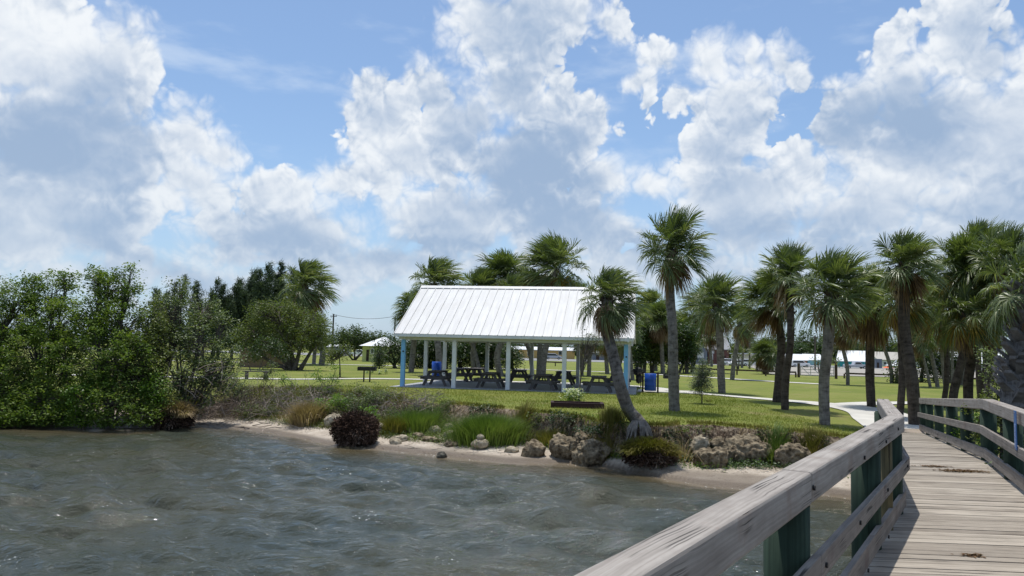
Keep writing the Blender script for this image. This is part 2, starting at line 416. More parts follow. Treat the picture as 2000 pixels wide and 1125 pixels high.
def ground_mat():
    m, k = mat('park_ground'); o = co(k)
    def attr(a): return k.n('ShaderNodeAttribute', attribute_name=a).outputs['Fac']
    grass, sand, dirt, wet = attr('grass'), attr('sand'), attr('dirt'), attr('wet')
    n1, n2, n3 = k.noise(o, 0.18, 4, .55), k.noise(o, 1.3, 6, .6), k.noise(o, 14.0, 5, .65)
    nf = k.noise(k.n('ShaderNodeMapping', {'Vector': o, 'Scale': (1, 1, .4)}).outputs[0], 60.0, 3, .6)
    f = k.m('ADD', k.m('MULTIPLY', n1, .55), k.m('ADD', k.m('MULTIPLY', n2, .45), k.m('MULTIPLY', n3, .40)))
    g = k.ramp(f, [(0.46, (0.098, 0.138, 0.020)), (0.62, (0.155, 0.190, 0.031)), (0.74, (0.21, 0.228, 0.046)), (0.90, (0.27, 0.245, 0.085))])
    g = k.mix(k.m('MULTIPLY', k.sstep(nf, .35, .7), .35), g, (0.055, 0.085, 0.013))
    bare = k.sstep(k.m('ADD', k.m('MULTIPLY', k.noise(o, .55, 5, .6), .7), k.m('MULTIPLY', n3, .3)), .54, .66, 0, .75)
    g = k.mix(bare, g, (0.24, 0.20, 0.085))
    sn = k.m('ADD', k.m('MULTIPLY', n2, .5), k.m('MULTIPLY', n3, .5))
    s_ = k.ramp(sn, [(0.30, (0.30, 0.245, 0.185)), (0.50, (0.47, 0.40, 0.32)), (0.70, (0.62, 0.56, 0.47))])
    deb = k.sstep(k.noise(k.n('ShaderNodeMapping', {'Vector': o, 'Scale': (1.0, 2.2, 1)}).outputs[0], 3.2, 7, .72), .585, .63)
    s_ = k.mix(k.m('MULTIPLY', deb, .8), s_, (0.075, 0.05, 0.035))
    s_ = k.mix(wet, s_, (0.17, 0.135, 0.10))
    d_ = k.ramp(k.noise(o, 7.0, 8, .72), [(0.30, (0.028, 0.018, 0.012)), (0.46, (0.10, 0.072, 0.048)), (0.55, (0.25, 0.20, 0.14)), (0.70, (0.42, 0.35, 0.27))])
    c = k.mix(sand, d_, s_); c = k.mix(dirt, c, d_); 
    gj = k.sstep(k.m('ADD', grass, k.m('MULTIPLY_ADD', n3, .9, -.45)), .42, .58)
    c = k.mix(gj, c, g)
    rough = k.m('MULTIPLY_ADD', wet, -.55, .95)
    h = k.m('ADD', k.m('MULTIPLY', n3, 1.0), k.m('MULTIPLY', nf, .6))
    finish(k, c, rough, .25, h, .75, .05)
    return m
M['ground'] = ground_mat()

def water_mat():
    m, k = mat('lagoon_water'); o = co(k)
    sh = k.n('ShaderNodeAttribute', attribute_name='shallow').outputs['Fac']
    big = k.noise(o, 0.16, 4, .55)
    c = k.mix(k.sstep(big, .35, .65), (0.036, 0.045, 0.036), (0.052, 0.052, 0.031))
    c = k.mix(k.sstep(sh, 0.05, 0.70), c, (0.075, 0.062, 0.036))
    c = k.mix(k.sstep(sh, 0.72, 1.0), c, (0.22, 0.175, 0.12))
    mp = k.n('ShaderNodeMapping', {'Vector': o, 'Rotation': (0, 0, R(14)), 'Scale': (0.75, 1.3, 1)}).outputs[0]
    w1 = k.noise(mp, 4.5, 3, .55, dist=.3); w2 = k.noise(mp, 11.0, 3, .6, dist=.3); w3 = k.noise(mp, 27.0, 3, .6)
    hh = k.m('ADD', k.m('MULTIPLY', w1, 1.0), k.m('ADD', k.m('MULTIPLY', w2, .42), k.m('MULTIPLY', w3, .14)))
    gust = k.sstep(k.noise(o, 0.11, 3, .55), .35, .65, 0.7, 1.0)
    bump = k.n('ShaderNodeBump', {'Height': hh, 'Strength': gust, 'Distance': 0.075})
    fo = k.m('MULTIPLY', k.sstep(sh, .80, .90), k.sstep(k.noise(o, 9.0, 5, .7), .60, .66))
    cap = k.m('MULTIPLY', k.sstep(k.noise(o, 0.55, 2, .5), .60, .66), k.sstep(k.noise(mp, 13.0, 4, .7), .63, .68))
    fo = k.m('MAXIMUM', fo, k.m('MULTIPLY', cap, .8))
    c = k.mix(fo, c, (0.7, 0.7, 0.68))
    p = k.n('ShaderNodeBsdfPrincipled', {'Base Color': c, 'Roughness': k.m('MULTIPLY_ADD', fo, .5, .04), 'IOR': 1.33, 'Normal': bump.outputs[0]})
    tr = k.n('ShaderNodeBsdfTransparent')
    mx = k.n('ShaderNodeMixShader', {0: k.sstep(sh, .90, 1.0, 0.0, .75), 1: p, 2: tr})
    k.n('ShaderNodeOutputMaterial', {'Surface': mx})
    return m
M['water'] = water_mat()

def leafmat(name, stops, trans=0.35, rough=0.5, spec=0.35, back=None):
    """leaves: every leaf (mesh island) has its own tint"""
    m, k = mat(name); geo = k.n('ShaderNodeNewGeometry'); rnd = geo.outputs['Random Per Island']
    o = co(k); big = k.noise(o, .9, 3, .5)
    f = k.m('ADD', k.m('MULTIPLY', rnd, .6), k.m('MULTIPLY_ADD', big, 1.9, -.75))
    c = k.ramp(f, stops)
    p = k.n('ShaderNodeBsdfPrincipled', {'Base Color': c, 'Roughness': rough, 'Specular IOR Level': spec})
    t = k.n('ShaderNodeBsdfTranslucent', {'Color': k.mix(1.0, c, (1.25, 1.35, .55), 'MULTIPLY')})
    mx = k.n('ShaderNodeMixShader', {0: trans, 1: p, 2: t})
    k.n('ShaderNodeOutputMaterial', {'Surface': mx})
    return m
M['frond'] = leafmat('green_palm_frond', [(0.0, (0.055, 0.082, 0.026)), (0.45, (0.115, 0.155, 0.050)), (0.8, (0.185, 0.220, 0.085)), (1.0, (0.32, 0.33, 0.16))], .30, .42, .5)
M['deadfrond'] = leafmat('dead_brown_frond', [(0.0, (0.075, 0.042, 0.024)), (0.5, (0.20, 0.125, 0.070)), (0.85, (0.36, 0.25, 0.16)), (1.0, (0.48, 0.38, 0.28))], .2, .8, .15)
M['yellowfrond'] = leafmat('yellowing_frond', [(0.0, (0.13, 0.12, 0.02)), (0.5, (0.30, 0.21, 0.035)), (1.0, (0.46, 0.29, 0.07))], .3, .6, .2)
M['mangrove'] = leafmat('mangrove_leaf', [(0.0, (0.050, 0.092, 0.020)), (0.45, (0.110, 0.172, 0.032)), (0.8, (0.185, 0.250, 0.050)), (1.0, (0.28, 0.32, 0.09))], .38, .5, .22)
M['buttonwood'] = leafmat('grey_green_leaf', [(0.0, (0.07, 0.10, 0.040)), (0.5, (0.13, 0.17, 0.068)), (1.0, (0.21, 0.25, 0.11))], .3, .5, .35)
M['olive'] = leafmat('olive_green_leaf', [(0.0, (0.060, 0.085, 0.022)), (0.5, (0.12, 0.155, 0.040)), (1.0, (0.18, 0.20, 0.06))], .3, .55, .3)
M['bright'] = leafmat('bright_green_leaf', [(0.0, (0.06, 0.12, 0.015)), (0.5, (0.12, 0.22, 0.028)), (1.0, (0.22, 0.31, 0.05))], .4, .45, .35)
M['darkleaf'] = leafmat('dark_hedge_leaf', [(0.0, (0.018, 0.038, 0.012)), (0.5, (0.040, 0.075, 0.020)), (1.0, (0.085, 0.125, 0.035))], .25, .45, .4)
M['pine'] = leafmat('casuarina_needles', [(0.0, (0.045, 0.070, 0.036)), (0.5, (0.072, 0.105, 0.055)), (1.0, (0.11, 0.14, 0.075))], .15, .7, .2)
M['silver'] = leafmat('silvery_leaf', [(0.0, (0.08, 0.11, 0.07)), (0.5, (0.15, 0.18, 0.12)), (1.0, (0.26, 0.28, 0.21))], .3, .6, .3)
M['fartree'] = leafmat('far_tree_leaf', [(0.0, (0.035, 0.062, 0.022)), (0.5, (0.065, 0.10, 0.034)), (1.0, (0.10, 0.135, 0.05))], .25, .6, .2)
M['grassblade'] = leafmat('long_green_grass', [(0.0, (0.065, 0.115, 0.020)), (0.5, (0.115, 0.180, 0.035)), (1.0, (0.22, 0.27, 0.08))], .3, .55, .3)
M['lawnblade'] = leafmat('short_lawn_blade', [(0.0, (0.11, 0.15, 0.020)), (0.5, (0.20, 0.23, 0.042)), (1.0, (0.34, 0.31, 0.10))], .35, .7, .15)
M['straw'] = leafmat('dry_straw_grass', [(0.0, (0.16, 0.115, 0.06)), (0.5, (0.30, 0.225, 0.13)), (1.0, (0.44, 0.35, 0.22))], .25, .85, .1)
M['root'] = leafmat('dark_root_fibre', [(0.0, (0.035, 0.020, 0.014)), (0.5, (0.085, 0.052, 0.038)), (0.9, (0.18, 0.125, 0.095)), (1.0, (0.30, 0.24, 0.19))], .0, .9, .1)
M['twig'] = leafmat('grey_dead_twig', [(0.0, (0.10, 0.075, 0.060)), (0.5, (0.23, 0.185, 0.15)), (1.0, (0.42, 0.36, 0.31))], .0, .9, .1)
M['flower'] = leafmat('white_flower', [(0.0, (0.55, 0.60, 0.35)), (1.0, (0.85, 0.85, 0.75))], .3, .6, .2)

def bark(name, light, dark, rings=9.0):
    m, k = mat(name); uv = co(k, 'UV'); o = co(k)
    wv = k.noise(k.n('ShaderNodeMapping', {'Vector': uv, 'Scale': (rings, 1.6, 1)}).outputs[0], 1.0, 5, .6)
    n = k.noise(o, 6.0, 7, .65); vs = k.noise(k.n('ShaderNodeMapping', {'Vector': uv, 'Scale': (1.2, 26, 1)}).outputs[0], 1.0, 4, .6)
    f = k.m('ADD', k.m('MULTIPLY', wv, .5), k.m('ADD', k.m('MULTIPLY', n, .55), k.m('MULTIPLY', vs, .25)))
    c = k.ramp(f, [(0.50, tuple(x * .7 for x in dark)), (0.64, tuple((a + b) / 2 for a, b in zip(light, dark))), (0.80, light)])
    finish(k, c, .9, .2, f, 1.0, .05)
    return m
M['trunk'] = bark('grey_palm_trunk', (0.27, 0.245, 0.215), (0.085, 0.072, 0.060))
M['trunkdark'] = bark('dark_shaded_palm_trunk', (0.115, 0.092, 0.075), (0.030, 0.023, 0.018))  # darker trunk copy; on the shaded palms the shade is in the colour
M['bark'] = bark('grey_brown_bark', (0.20, 0.17, 0.14), (0.06, 0.05, 0.04), 3.0)
M['boot'] = bark('cut_frond_boot', (0.25, 0.235, 0.225), (0.07, 0.062, 0.056), 6.0)

def rockmat(name, light, mid, dark):
    m, k = mat(name); o = co(k)
    n = k.noise(o, 3.6, 9, .7); pit = k.n('ShaderNodeTexVoronoi', {'Vector': k.v('ADD', o, k.v('SCALE', k.noise(o, 5, 2, .5, out=1), .15)), 'Scale': 9.0}).outputs[0]
    f = k.m('ADD', k.m('MULTIPLY', n, .9), k.m('MULTIPLY', pit, .28))
    c = k.ramp(f, [(0.36, dark), (0.52, mid), (0.72, light)])
    finish(k, c, .92, .2, k.m('ADD', n, k.m('MULTIPLY', pit, .6)), 1.0, .06)
    return m
M['rock'] = rockmat('pitted_coquina_rock', (0.30, 0.245, 0.165), (0.125, 0.097, 0.062), (0.022, 0.016, 0.011))
M['palerock'] = rockmat('pale_shore_stone', (0.46, 0.40, 0.30), (0.28, 0.235, 0.165), (0.08, 0.065, 0.045))
M['wetrock'] = rockmat('wet_dark_stone', (0.16, 0.15, 0.12), (0.06, 0.055, 0.045), (0.015, 0.015, 0.014))

# ------------------------------------------------------------------ lie of the land
_shore = [onz(px, py, 0.0) for px, py in ((-300, 826), (0, 829), (150, 838), (330, 838), (372, 829), (440, 832), (520, 842), (600, 856), (640, 866), (700, 872), (800, 882), (900, 893), (985, 902), (1050, 903), (1140, 907), (1210, 915), (1290, 932), (1370, 944), (1450, 952), (1560, 958), (1650, 966))]
_shx = np.array([p.x for p in _shore] + [11.0, 14, 18, 40, 400]); _shy = np.array([p.y for p in _shore] + [17.2, 15.5, 12.5, 6, 4])
_lawn = [onz(px, py, 1.15) for px, py in ((-300, 770), (0, 770), (200, 765), (400, 762), (500, 764), (600, 768), (700, 778), (780, 787), (870, 792), (960, 799), (1040, 806), (1120, 816), (1190, 829), (1250, 836), (1330, 832), (1400, 834), (1480, 840), (1560, 846), (1650, 853))]
_lnx = np.array([p.x for p in _lawn] + [11.5, 14, 18, 40, 400]); _lny = np.array([p.y for p in _lawn] + [19.2, 18, 16, 10, 7])
_o = np.argsort(_shx); _shx, _shy = _shx[_o], _shy[_o]; _o = np.argsort(_lnx); _lnx, _lny = _lnx[_o], _lny[_o]
def shore_y(x): return np.interp(x, _shx, _shy)
def lawn_y(x): return np.interp(x, _lnx, _lny)
def lawn_z(x, y):
    z = 1.2 - 0.16 * sst(x, 7.0, 12.0) * sst(-y, -34.0, -25.0)
    z = z - 0.62 * sst(y, 92, 190)
    return z + 0.16 * sst(y, 26, 37) * sst(-np.abs(x - .5), -14, -8) * (1 - sst(y, 50, 60))*0.6
def land(x, y):
    x = np.asarray(x, float); y = np.asarray(y, float)
    ys = shore_y(x) + 0.28 * fbm(x * .9, y * 0 + 3, 3, 5); yl = lawn_y(x) + 0.75 * fbm(x * 1.1, x * 0 + 9, 4, 8) + .10 * fbm(x * 6, y * 6, 2, 4)
    t = (y - ys) / np.maximum(yl - ys, .4)
    lz = lawn_z(x, y)
    steep = sst(x, -8.5, -3.0)                                    # the bank is a soft slope on the left, an eroded scarp from there on
    beach = 0.05 + 0.32 * np.clip(t, 0, 1) ** .8
    scarp = beach + (lz - beach) * sst(t, .76, 1.0)
    soft = 0.04 + (lz - .04) * sst(t, .02, 1.25)
    z = soft * (1 - steep) + scarp * steep
    z = z + (0.10 * fbm(x * 2.2, y * 2.2, 4, 11)) * sst(t, .05, .4) * (1 - sst(t, .9, 1.05))
    z = z + 0.05 * fbm(x * 7, y * 7, 3, 17) * sst(t, .55, .8) * (1 - sst(t, .98, 1.05))
    z = np.where(t < 0, np.maximum((y - ys) * 0.13, -1.6), z)
    z = np.where(t > 1.25, lz, z)
    return z, t
def gz(x, y): return float(land(np.array([x]), np.array([y]))[0][0])

def axis(segs):
    a = []
    for lo_, hi_, st in segs: a.append(np.arange(lo_, hi_, st))
    return np.unique(np.concatenate(a + [np.array([segs[-1][1]])]))
def grid(xs, ys):
    X, Y = np.meshgrid(xs, ys); nx, ny = len(xs), len(ys)
    i = np.arange(nx * ny).reshape(ny, nx)
    Fq = np.stack([i[:-1, :-1].ravel(), i[:-1, 1:].ravel(), i[1:, 1:].ravel(), i[1:, :-1].ravel()], 1)
    return X.ravel(), Y.ravel(), Fq
xs = axis([(-1200, -200, 100), (-200, -40, 8), (-40, -16, .8), (-16, 12, .09), (12, 30, .5), (30, 200, 8), (200, 1200, 100)])
ys_ = axis([(-60, 8, 4), (8, 17, .6), (17, 34, .09), (34, 60, .6), (60, 300, 8), (300, 2000, 100)])
X, Y, Fq = grid(xs, ys_)
Z, T = land(X, Y)
g_ = sst(T, .93, 1.04)
g_ = np.maximum(g_, (1 - sst(X, -8, -3.5)) * sst(T, .35, .8) * .62)
sand = 1 - sst(T, .50, .72); dirt = sst(T, .62, .74) * (1 - sst(T, .96, 1.02)) * sst(X, -8.5, -4) * .9
wet = 1 - sst(T, 0.02, 0.16 ); wet = np.maximum(wet, sst(X, 3.6, 4.6) * (1 - sst(T, .22, .42)) * .75 * (1 - sst(X, 7.0, 8.4)))
ground = np_mesh('ground', np.stack([X, Y, Z], 1), Fq, M['ground'], smooth=True, attrs={'grass': g_, 'sand': sand, 'dirt': dirt, 'wet': wet})
tag(ground, kind='structure')

# ------------------------------------------------------------------ water: real waves, damped towards the shore
xs = axis([(-900, -100, 60), (-100, -24, 4), (-24, -16, .4), (-16, 8, .06), (8, 14, .3), (14, 60, 4), (60, 900, 60)])
ys_ = axis([(-900, -60, 60), (-60, 4, 4), (4, 9, .3), (9, 18, .055), (18, 31.6, .08)])
X, Y, Fq = grid(xs, ys_)
_, T = land(X, Y)
dist = np.maximum(shore_y(X) - Y, 0)
damp = (0.25 + .75 * sst(dist, .3, 5.0)) * (np.abs(X) < 60) * sst(Y, 2, 8)
rng = np.random.default_rng(4)
Zw = np.zeros_like(X); DX = np.zeros_like(X); DY = np.zeros_like(X)
for i in range(52):
    lam = 0.28 * (2.4 / 0.28) ** rng.random(); th = R(72) + rng.normal(0, .5); kx, ky = math.cos(th), math.sin(th)
    amp = 0.0094 * lam ** 1.0 * (0.5 + rng.random()); ph = rng.random() * 6.28; kk = 2 * math.pi / lam
    arg = kk * (X * kx + Y * ky) + ph + 1.6 * fbm(X * .35, Y * .35, 2, 40 + i)
    Zw += amp * np.sin(arg); DX -= amp * .8 * kx * np.cos(arg); DY -= amp * .8 * ky * np.cos(arg)
Zw *= 0.55 + 0.9 * np.clip(fbm(X * .16, Y * .22, 3, 77) + .5, 0, 1)
shal = 1 - np.clip(dist / 3.2, 0, 1); shal = np.where(dist <= 0.0, 1.0, shal)
water = np_mesh('water', np.stack([X + DX * damp, Y + DY * damp, Zw * damp], 1), Fq, M['water'], smooth=True, attrs={'shallow': shal})
tag(water, kind='structure')

# ------------------------------------------------------------------ concrete paths
def path_strip(name, pts, w, mt, dz=0.03, kind='structure'):
    P_ = [Vector((p[0], p[1], 0)) for p in pts]; fine = []
    for i in range(len(P_) - 1):
        p0, p1, p2, p3 = P_[max(i - 1, 0)], P_[i], P_[i + 1], P_[min(i + 2, len(P_) - 1)]
        for q in range(8):
            t = q / 8; fine.append(0.5 * ((2 * p1) + (p2 - p0) * t + (2 * p0 - 5 * p1 + 4 * p2 - p3) * t * t + (3 * p1 - p0 - 3 * p2 + p3) * t ** 3))
    fine.append(P_[-1]); V = []; Fs = []; n = len(fine)
    for i, p in enumerate(fine):
        d = (fine[min(i + 1, n - 1)] - fine[max(i - 1, 0)]).normalized(); s_ = Vector((d.y, -d.x, 0))
        ww = w if not hasattr(w, '__len__') else np.interp(i / (n - 1), np.linspace(0, 1, len(w)), w)
        for sg in (-.5, .5):
            q = p + s_ * (sg * ww); V.append((q.x, q.y, float(lawn_z(np.array([q.x]), np.array([q.y]))[0]) + dz))
    Fs = [(2 * i, 2 * i + 1, 2 * i + 3, 2 * i + 2) for i in range(n - 1)]
    o = MB().add(V, Fs).build(name, mt, smooth=True); tag(o, kind=kind); return o
path_strip('path', [(12.0, 24.1), (13.4, 27.6), (14.5, 31.2), (13.6, 34.8), (10.6, 37.8), (8.6, 40.0), (8.0, 44), (5.5, 46.6), (0, 47.3), (-7, 47.2), (-13, 45.6), (-20, 44.6), (-34, 44)], [1.5, 2.1, 2.3, 2.0, 1.2, 1.25, 1.25, 1.25, 1.25, 1.25, 1.25, 1.25, 1.25], M['concrete'])
path_strip('path', [(24.0, 58.5), (21, 62.5), (16, 71), (9, 79), (-4, 82), (-26, 82), (-60, 80)], 1.5, M['concrete'], .034)
path_strip('path', [(14.4, 33.6), (17.5, 36.0), (23, 37.6), (34, 38)], 1.5, M['concrete'], .036)
pd = MB().box((8.3, 39.9, float(lawn_z(np.array([8.3]), np.array([39.9]))[0]) - .02), (3.3, 2.2, .13), -.2).build('grill_pad', M['concrete'])
tag(pd, kind='structure')
# road beyond the park
rd, k = mat('asphalt_road'); finish(k, k.mix(k.noise(co(k), 3, 5, .6), (0.20, 0.20, 0.20), (0.30, 0.295, 0.28)), .9, .2)
MB().add([(-500, 192, .62), (500, 192, .62), (500, 240, .62), (-500, 240, .62)], [(0, 1, 2, 3)]).build('road', rd)
tag(COL.objects['road'], kind='structure')
gv, k = mat('pale_gravel'); finish(k, k.mix(k.noise(co(k), 1.2, 8, .7), (0.22, 0.20, 0.17), (0.44, 0.41, 0.36)), .95, .15)
PX, PY, PF = grid(np.arange(29.0, 150.0, 5.0), np.arange(86.0, 193.0, 4.0)); PX = PX + (PY - 86) * .28 + 1.2 * fbm(PX * .1, PY * .1, 3, 9)
pk = np_mesh('parking_lot', np.stack([PX, PY, lawn_z(PX, PY) + .045], 1), PF, gv, smooth=True); tag(pk, kind='structure')

# ------------------------------------------------------------------ boardwalk
def L_x(y): return 1.72 + .6296 * (y - 4.4) if y < 8.8 else 4.49 + .44 * (y - 8.8)
def R_x(y): return 5.75 + .630 * (y - 8.13) if y < 8.13 else 5.75 + .4575 * (y - 8.13)
def deck_z(y): return 1.60 if y < 13.2 else (1.60 - 0.56 * min(1, (y - 13.2) / 11.0))
bw = empty('boardwalk', (0, 0, 0), 'bleached timber boardwalk running from the water to the concrete path', 'boardwalk')
dm = MB(); y = -1.4; random.seed(3)
while y < 23.4:
    pitch = 0.148; z0, z1 = deck_z(y), deck_z(y + pitch)
    j = random.uniform(-.003, .003); ya, yb = y, y + pitch - 0.007 + random.uniform(-.002, .003)
    xl, xr = L_x(y) - .05 + random.uniform(-.012, .012), R_x(y - .1) + .12 + random.uniform(-.02, .02); sk = -.10
    tl = random.uniform(-.003, .003)
    a = [(xl, ya, z0 + j), (xr, ya + sk, z0 + j + tl), (xr, yb + sk, z1 + j + tl), (xl, yb, z1 + j)]
    b = [(p[0], p[1], p[2] - .038) for p in a]
    ou = random.random() * 60; ov = random.random() * 60; Lw = xr - xl
    U = [[(ou, ov), (ou + Lw, ov), (ou + Lw, ov + .14), (ou, ov + .14)]] + [[(ou, ov), (ou, ov + .04), (ou + Lw, ov + .04), (ou + Lw, ov)]] * 4
    dm.add(a + b, [(0, 1, 2, 3), (0, 4, 5, 1), (1, 5, 6, 2), (2, 6, 7, 3), (3, 7, 4, 0)], U)
    y += pitch
dm.build('decking', M['deck'], bw)
ap = MB(); ap.add([(L_x(23.4) - .05, 23.41, deck_z(23.4)), (R_x(23.3) + .12, 23.31, deck_z(23.4)), (R_x(24.4) + .12, 24.4, 1.11), (L_x(24.4) - .05, 24.5, 1.11),
                   (L_x(23.4) - .05, 23.41, .9), (R_x(23.3) + .12, 23.31, .9), (R_x(24.4) + .12, 24.4, .9), (L_x(24.4) - .05, 24.5, .9)],
                  [(0, 1, 2, 3), (0, 4, 5, 1), (1, 5, 6, 2), (2, 6, 7, 3), (3, 7, 4, 0)], [[(0, 0), (2, 0), (2, 1), (0, 1)]] + [[(0, 0), (0, .2), (2, .2), (2, 0)]] * 4)
ap.build('end_ramp', plain('brown_end_ramp', (0.30, 0.25, 0.20), .9, .2), bw)
for off in (0.12, 0.75, 1.35):                                    # joists under the boards
    jb = MB(); ys2 = [-1.3, 8.6, 13.2, 23.2]
    for i in range(3):
        p = [(L_x(q) + (R_x(q) - L_x(q)) * off / 1.5, q, deck_z(q) - .14) for q in (ys2[i], ys2[i + 1])]
        jb.bar(p[0], p[1], .06, .19)
    jb.build('joist', M['pile'], bw)

def rail_seg(p0, p1, m0, m1, w, h, off, name, mt, parent, bevel=.012, sub=1):
    """beam along the deck edge: p = (x, y, z of top) on the inner line, off = shift outwards, m = mitre directions (x, y)"""
    mb = MB(); V = []
    p0, p1 = Vector(p0), Vector(p1); Lg = (p1 - p0).length
    for i in range(sub + 1):
        t = i / sub; c = p0.lerp(p1, t); mm = Vector((m0[0], m0[1], 0)).lerp(Vector((m1[0], m1[1], 0)), t)
        V += [c + mm * off, c + mm * (off + w), c + mm * (off + w) - Vector((0, 0, h)), c + mm * off - Vector((0, 0, h))]
    Fs = [(0, 1, 2, 3), tuple(4 * sub + q for q in (3, 2, 1, 0))]; ou, ov = random.random() * 50, random.random() * 50
    U = [[(ou + q * .05, ov + q * .05) for q in range(4)]] * 2; per = [0, w, w + h, 2 * w + h, 2 * w + 2 * h]
    for i in range(sub):
        for q in range(4):
            Fs.append((4 * i + q, 4 * (i + 1) + q, 4 * (i + 1) + (q + 1) % 4, 4 * i + (q + 1) % 4))
            a_, b_ = ou + Lg * i / sub, ou + Lg * (i + 1) / sub
            U.append([(a_, ov + per[q]), (b_, ov + per[q]), (b_, ov + per[q + 1]), (a_, ov + per[q + 1])])
    mb.add(V, Fs, U)
    return mb.build(name, mt, parent, bevel=bevel)
def perp(d, side):                                               # outward normal of a run direction
    d = Vector((d[0], d[1])).normalized(); return (-d.y * side, d.x * side)
def mitre(a, b):
    s_ = Vector((a[0] + b[0], a[1] + b[1])); s_ = s_ / s_.length; c = s_.dot(Vector(a)); return (s_.x / c, s_.y / c)

def railing(name, label, run, side, joints, piles, zoff):
    """run: list of (x, y) on the inner line; z of rails follows the deck"""
    root = empty(name, (run[0][0], run[0][1], 0), label, 'railing')
    inv = Vector((run[0][0], run[0][1], 0))
    ns = [perp((run[i + 1][0] - run[i][0], run[i + 1][1] - run[i][1]), side) for i in range(len(run) - 1)]
    for (zt, w, h, off, nm, mt, bev) in ((1.05 + zoff, .172, .18, 0.0, 'top_rail', M['rail'], .016), (.60 + zoff * .5, .045, .14, -.047, 'middle_rail', M['board'], .006), (.225, .045, .17, -.006, 'bottom_rail', M['board'], .006)):
        for i in range(len(run) - 1):
            a, b = run[i], run[i + 1]
            m0 = ns[i] if i == 0 else mitre(ns[i - 1], ns[i]); m1 = ns[i] if i == len(run) - 2 else mitre(ns[i], ns[i + 1])
            cuts = [0] + [q for q in joints.get(i, [])] + [1]
            for c0, c1 in zip(cuts[:-1], cuts[1:]):
                e = .0025 / Vector((b[0] - a[0], b[1] - a[1])).length
                ca, cb = c0 + e, c1 - e
                pa = (a[0] + (b[0] - a[0]) * ca, a[1] + (b[1] - a[1]) * ca); pb = (a[0] + (b[0] - a[0]) * cb, a[1] + (b[1] - a[1]) * cb)
                ma = m0 if c0 == 0 else ns[i]; mb_ = m1 if c1 == 1 else ns[i]
                dzj = random.uniform(-.004, .004)
                o = rail_seg((pa[0] - inv.x, pa[1] - inv.y, deck_z(pa[1]) + zt + dzj), (pb[0] - inv.x, pb[1] - inv.y, deck_z(pb[1]) + zt + dzj), ma, mb_, w, h, off, nm, mt, root, bev)
    for (yy, r_, mt) in piles:
        i = 0
        while i < len(run) - 2 and yy > run[i + 1][1]: i += 1
        a, b = run[i], run[i + 1]; t = (yy - a[1]) / (b[1] - a[1]); x = a[0] + (b[0] - a[0]) * t
        n_ = ns[i]; cx, cy = x + n_[0] * (r_ + .004), yy + n_[1] * (r_ + .004)
        zb = gz(cx, cy) - .4; ztop = deck_z(yy) + 1.05 - .186 + zoff
        mb = MB(); zz = [zb, deck_z(yy) - .3, deck_z(yy) + .3, ztop]
        mb.tube([(cx - inv.x, cy - inv.y, q) for q in zz], r_, 20)
        mb.build('post', mt, root, smooth=False).data.polygons.foreach_set('use_smooth', [True] * (20 * 3) + [False] * 2)
    return root
random.seed(8)
LR = railing('timber_railing', 'weathered grey railing on green round posts between boardwalk and open water', [(-2.0, -1.5), (4.49, 8.8), (6.03, 12.3)], 1, {0: [.573]}, [(1.9, .125, M['pile']), (4.36, .125, M['pile']), (7.0, .125, M['pile']), (7.78, .055, M['tanpost']), (8.6, .125, M['pile']), (11.9, .11, M['pile']), (12.15, .10, M['pile'])], 0.0)
RR = railing('timber_railing', 'weathered grey railing on landward side of boardwalk with blue strip sign', [(-.35, -1.5), (5.75, 8.13), (8.07, 13.2), (12.86, 24.3)], -1, {2: [.45]}, [(4.4, .12, M['pile']), (6.9, .12, M['pile']), (9.1, .125, M['pile']), (11.35, .125, M['pile']), (13.5, .125, M['pile']), (15.8, .12, M['pile']), (18.0, .12, M['pile']), (20.3, .11, M['pile']), (22.4, .10, M['pile']), (24.15, .10, M['pile'])], 0.0)
# bolt heads along the rails
def bolts(root, pts, n_, r_=.016):
    for p in pts:
        p = Vector(p); nn = Vector((n_[0], n_[1], 0)).normalized(); loc = p - Vector((root.location.x, root.location.y, 0))
        MB().tube([loc, loc - nn * .012], r_, 8).build('bolt', M['black'], root)
nl = perp((.533, .846), 1)
bolts(LR, [(L_x(q) - nl[0] * .047, q - nl[1] * .047, z) for q, z in ((3.4, 2.13), (4.5, 2.12), (5.6, 2.13), (7.0, 2.13), (8.55, 2.13), (3.6, 1.72), (5.9, 1.72), (7.0, 1.72))] + [(L_x(q), q, z) for q, z in ((4.42, 2.56), (6.1, 2.52), (8.2, 2.56), (7.3, 2.52))], nl)
# blue measuring strip sign fixed across the landward rail
y_s = 10.05; xs0 = 5.75 + .4575 * (y_s - 8.13); nr = perp((.416, .909), -1)
fs = empty('measuring_sign', (xs0 - nr[0] * .054, y_s - nr[1] * .054, 2.16), 'narrow blue vertical measuring strip sign screwed to the right railing', 'sign')
ang = math.atan2(.909, .416)
pn = MB(); pn.box((0, 0, .25), (.17, .006, .50), ang); pn.build('panel', plain('blue_sign_enamel', (0.03, 0.14, 0.42), .4, .4, .1), fs)
mk = MB()
nx, ny = -nr[0], -nr[1]
mk.box((nx * .0045, ny * .0045, .18), (.125, .003, .30), ang)
mk.build('scale_band', plain('pale_blue_band', (0.30, 0.42, 0.66), .5, .3, .1), fs)
mk = MB()
for i in range(15):
    wz = .105 if i % 3 == 0 else .055
    mk.box((nx * .0075 - .416 * (.06 - wz / 2), ny * .0075 - .909 * (.06 - wz / 2), .05 + i * .019), (wz, .002, .004), ang)
mk.build('scale_mark', plain('navy_scale_marks', (0.02, 0.06, 0.22), .5, .3, .1), fs)
for zz in (.475, .015): MB().tube([(nx * .003, ny * .003, zz), (nx * .009, ny * .009, zz)], .007, 8).build('screw', M['steel'], fs)
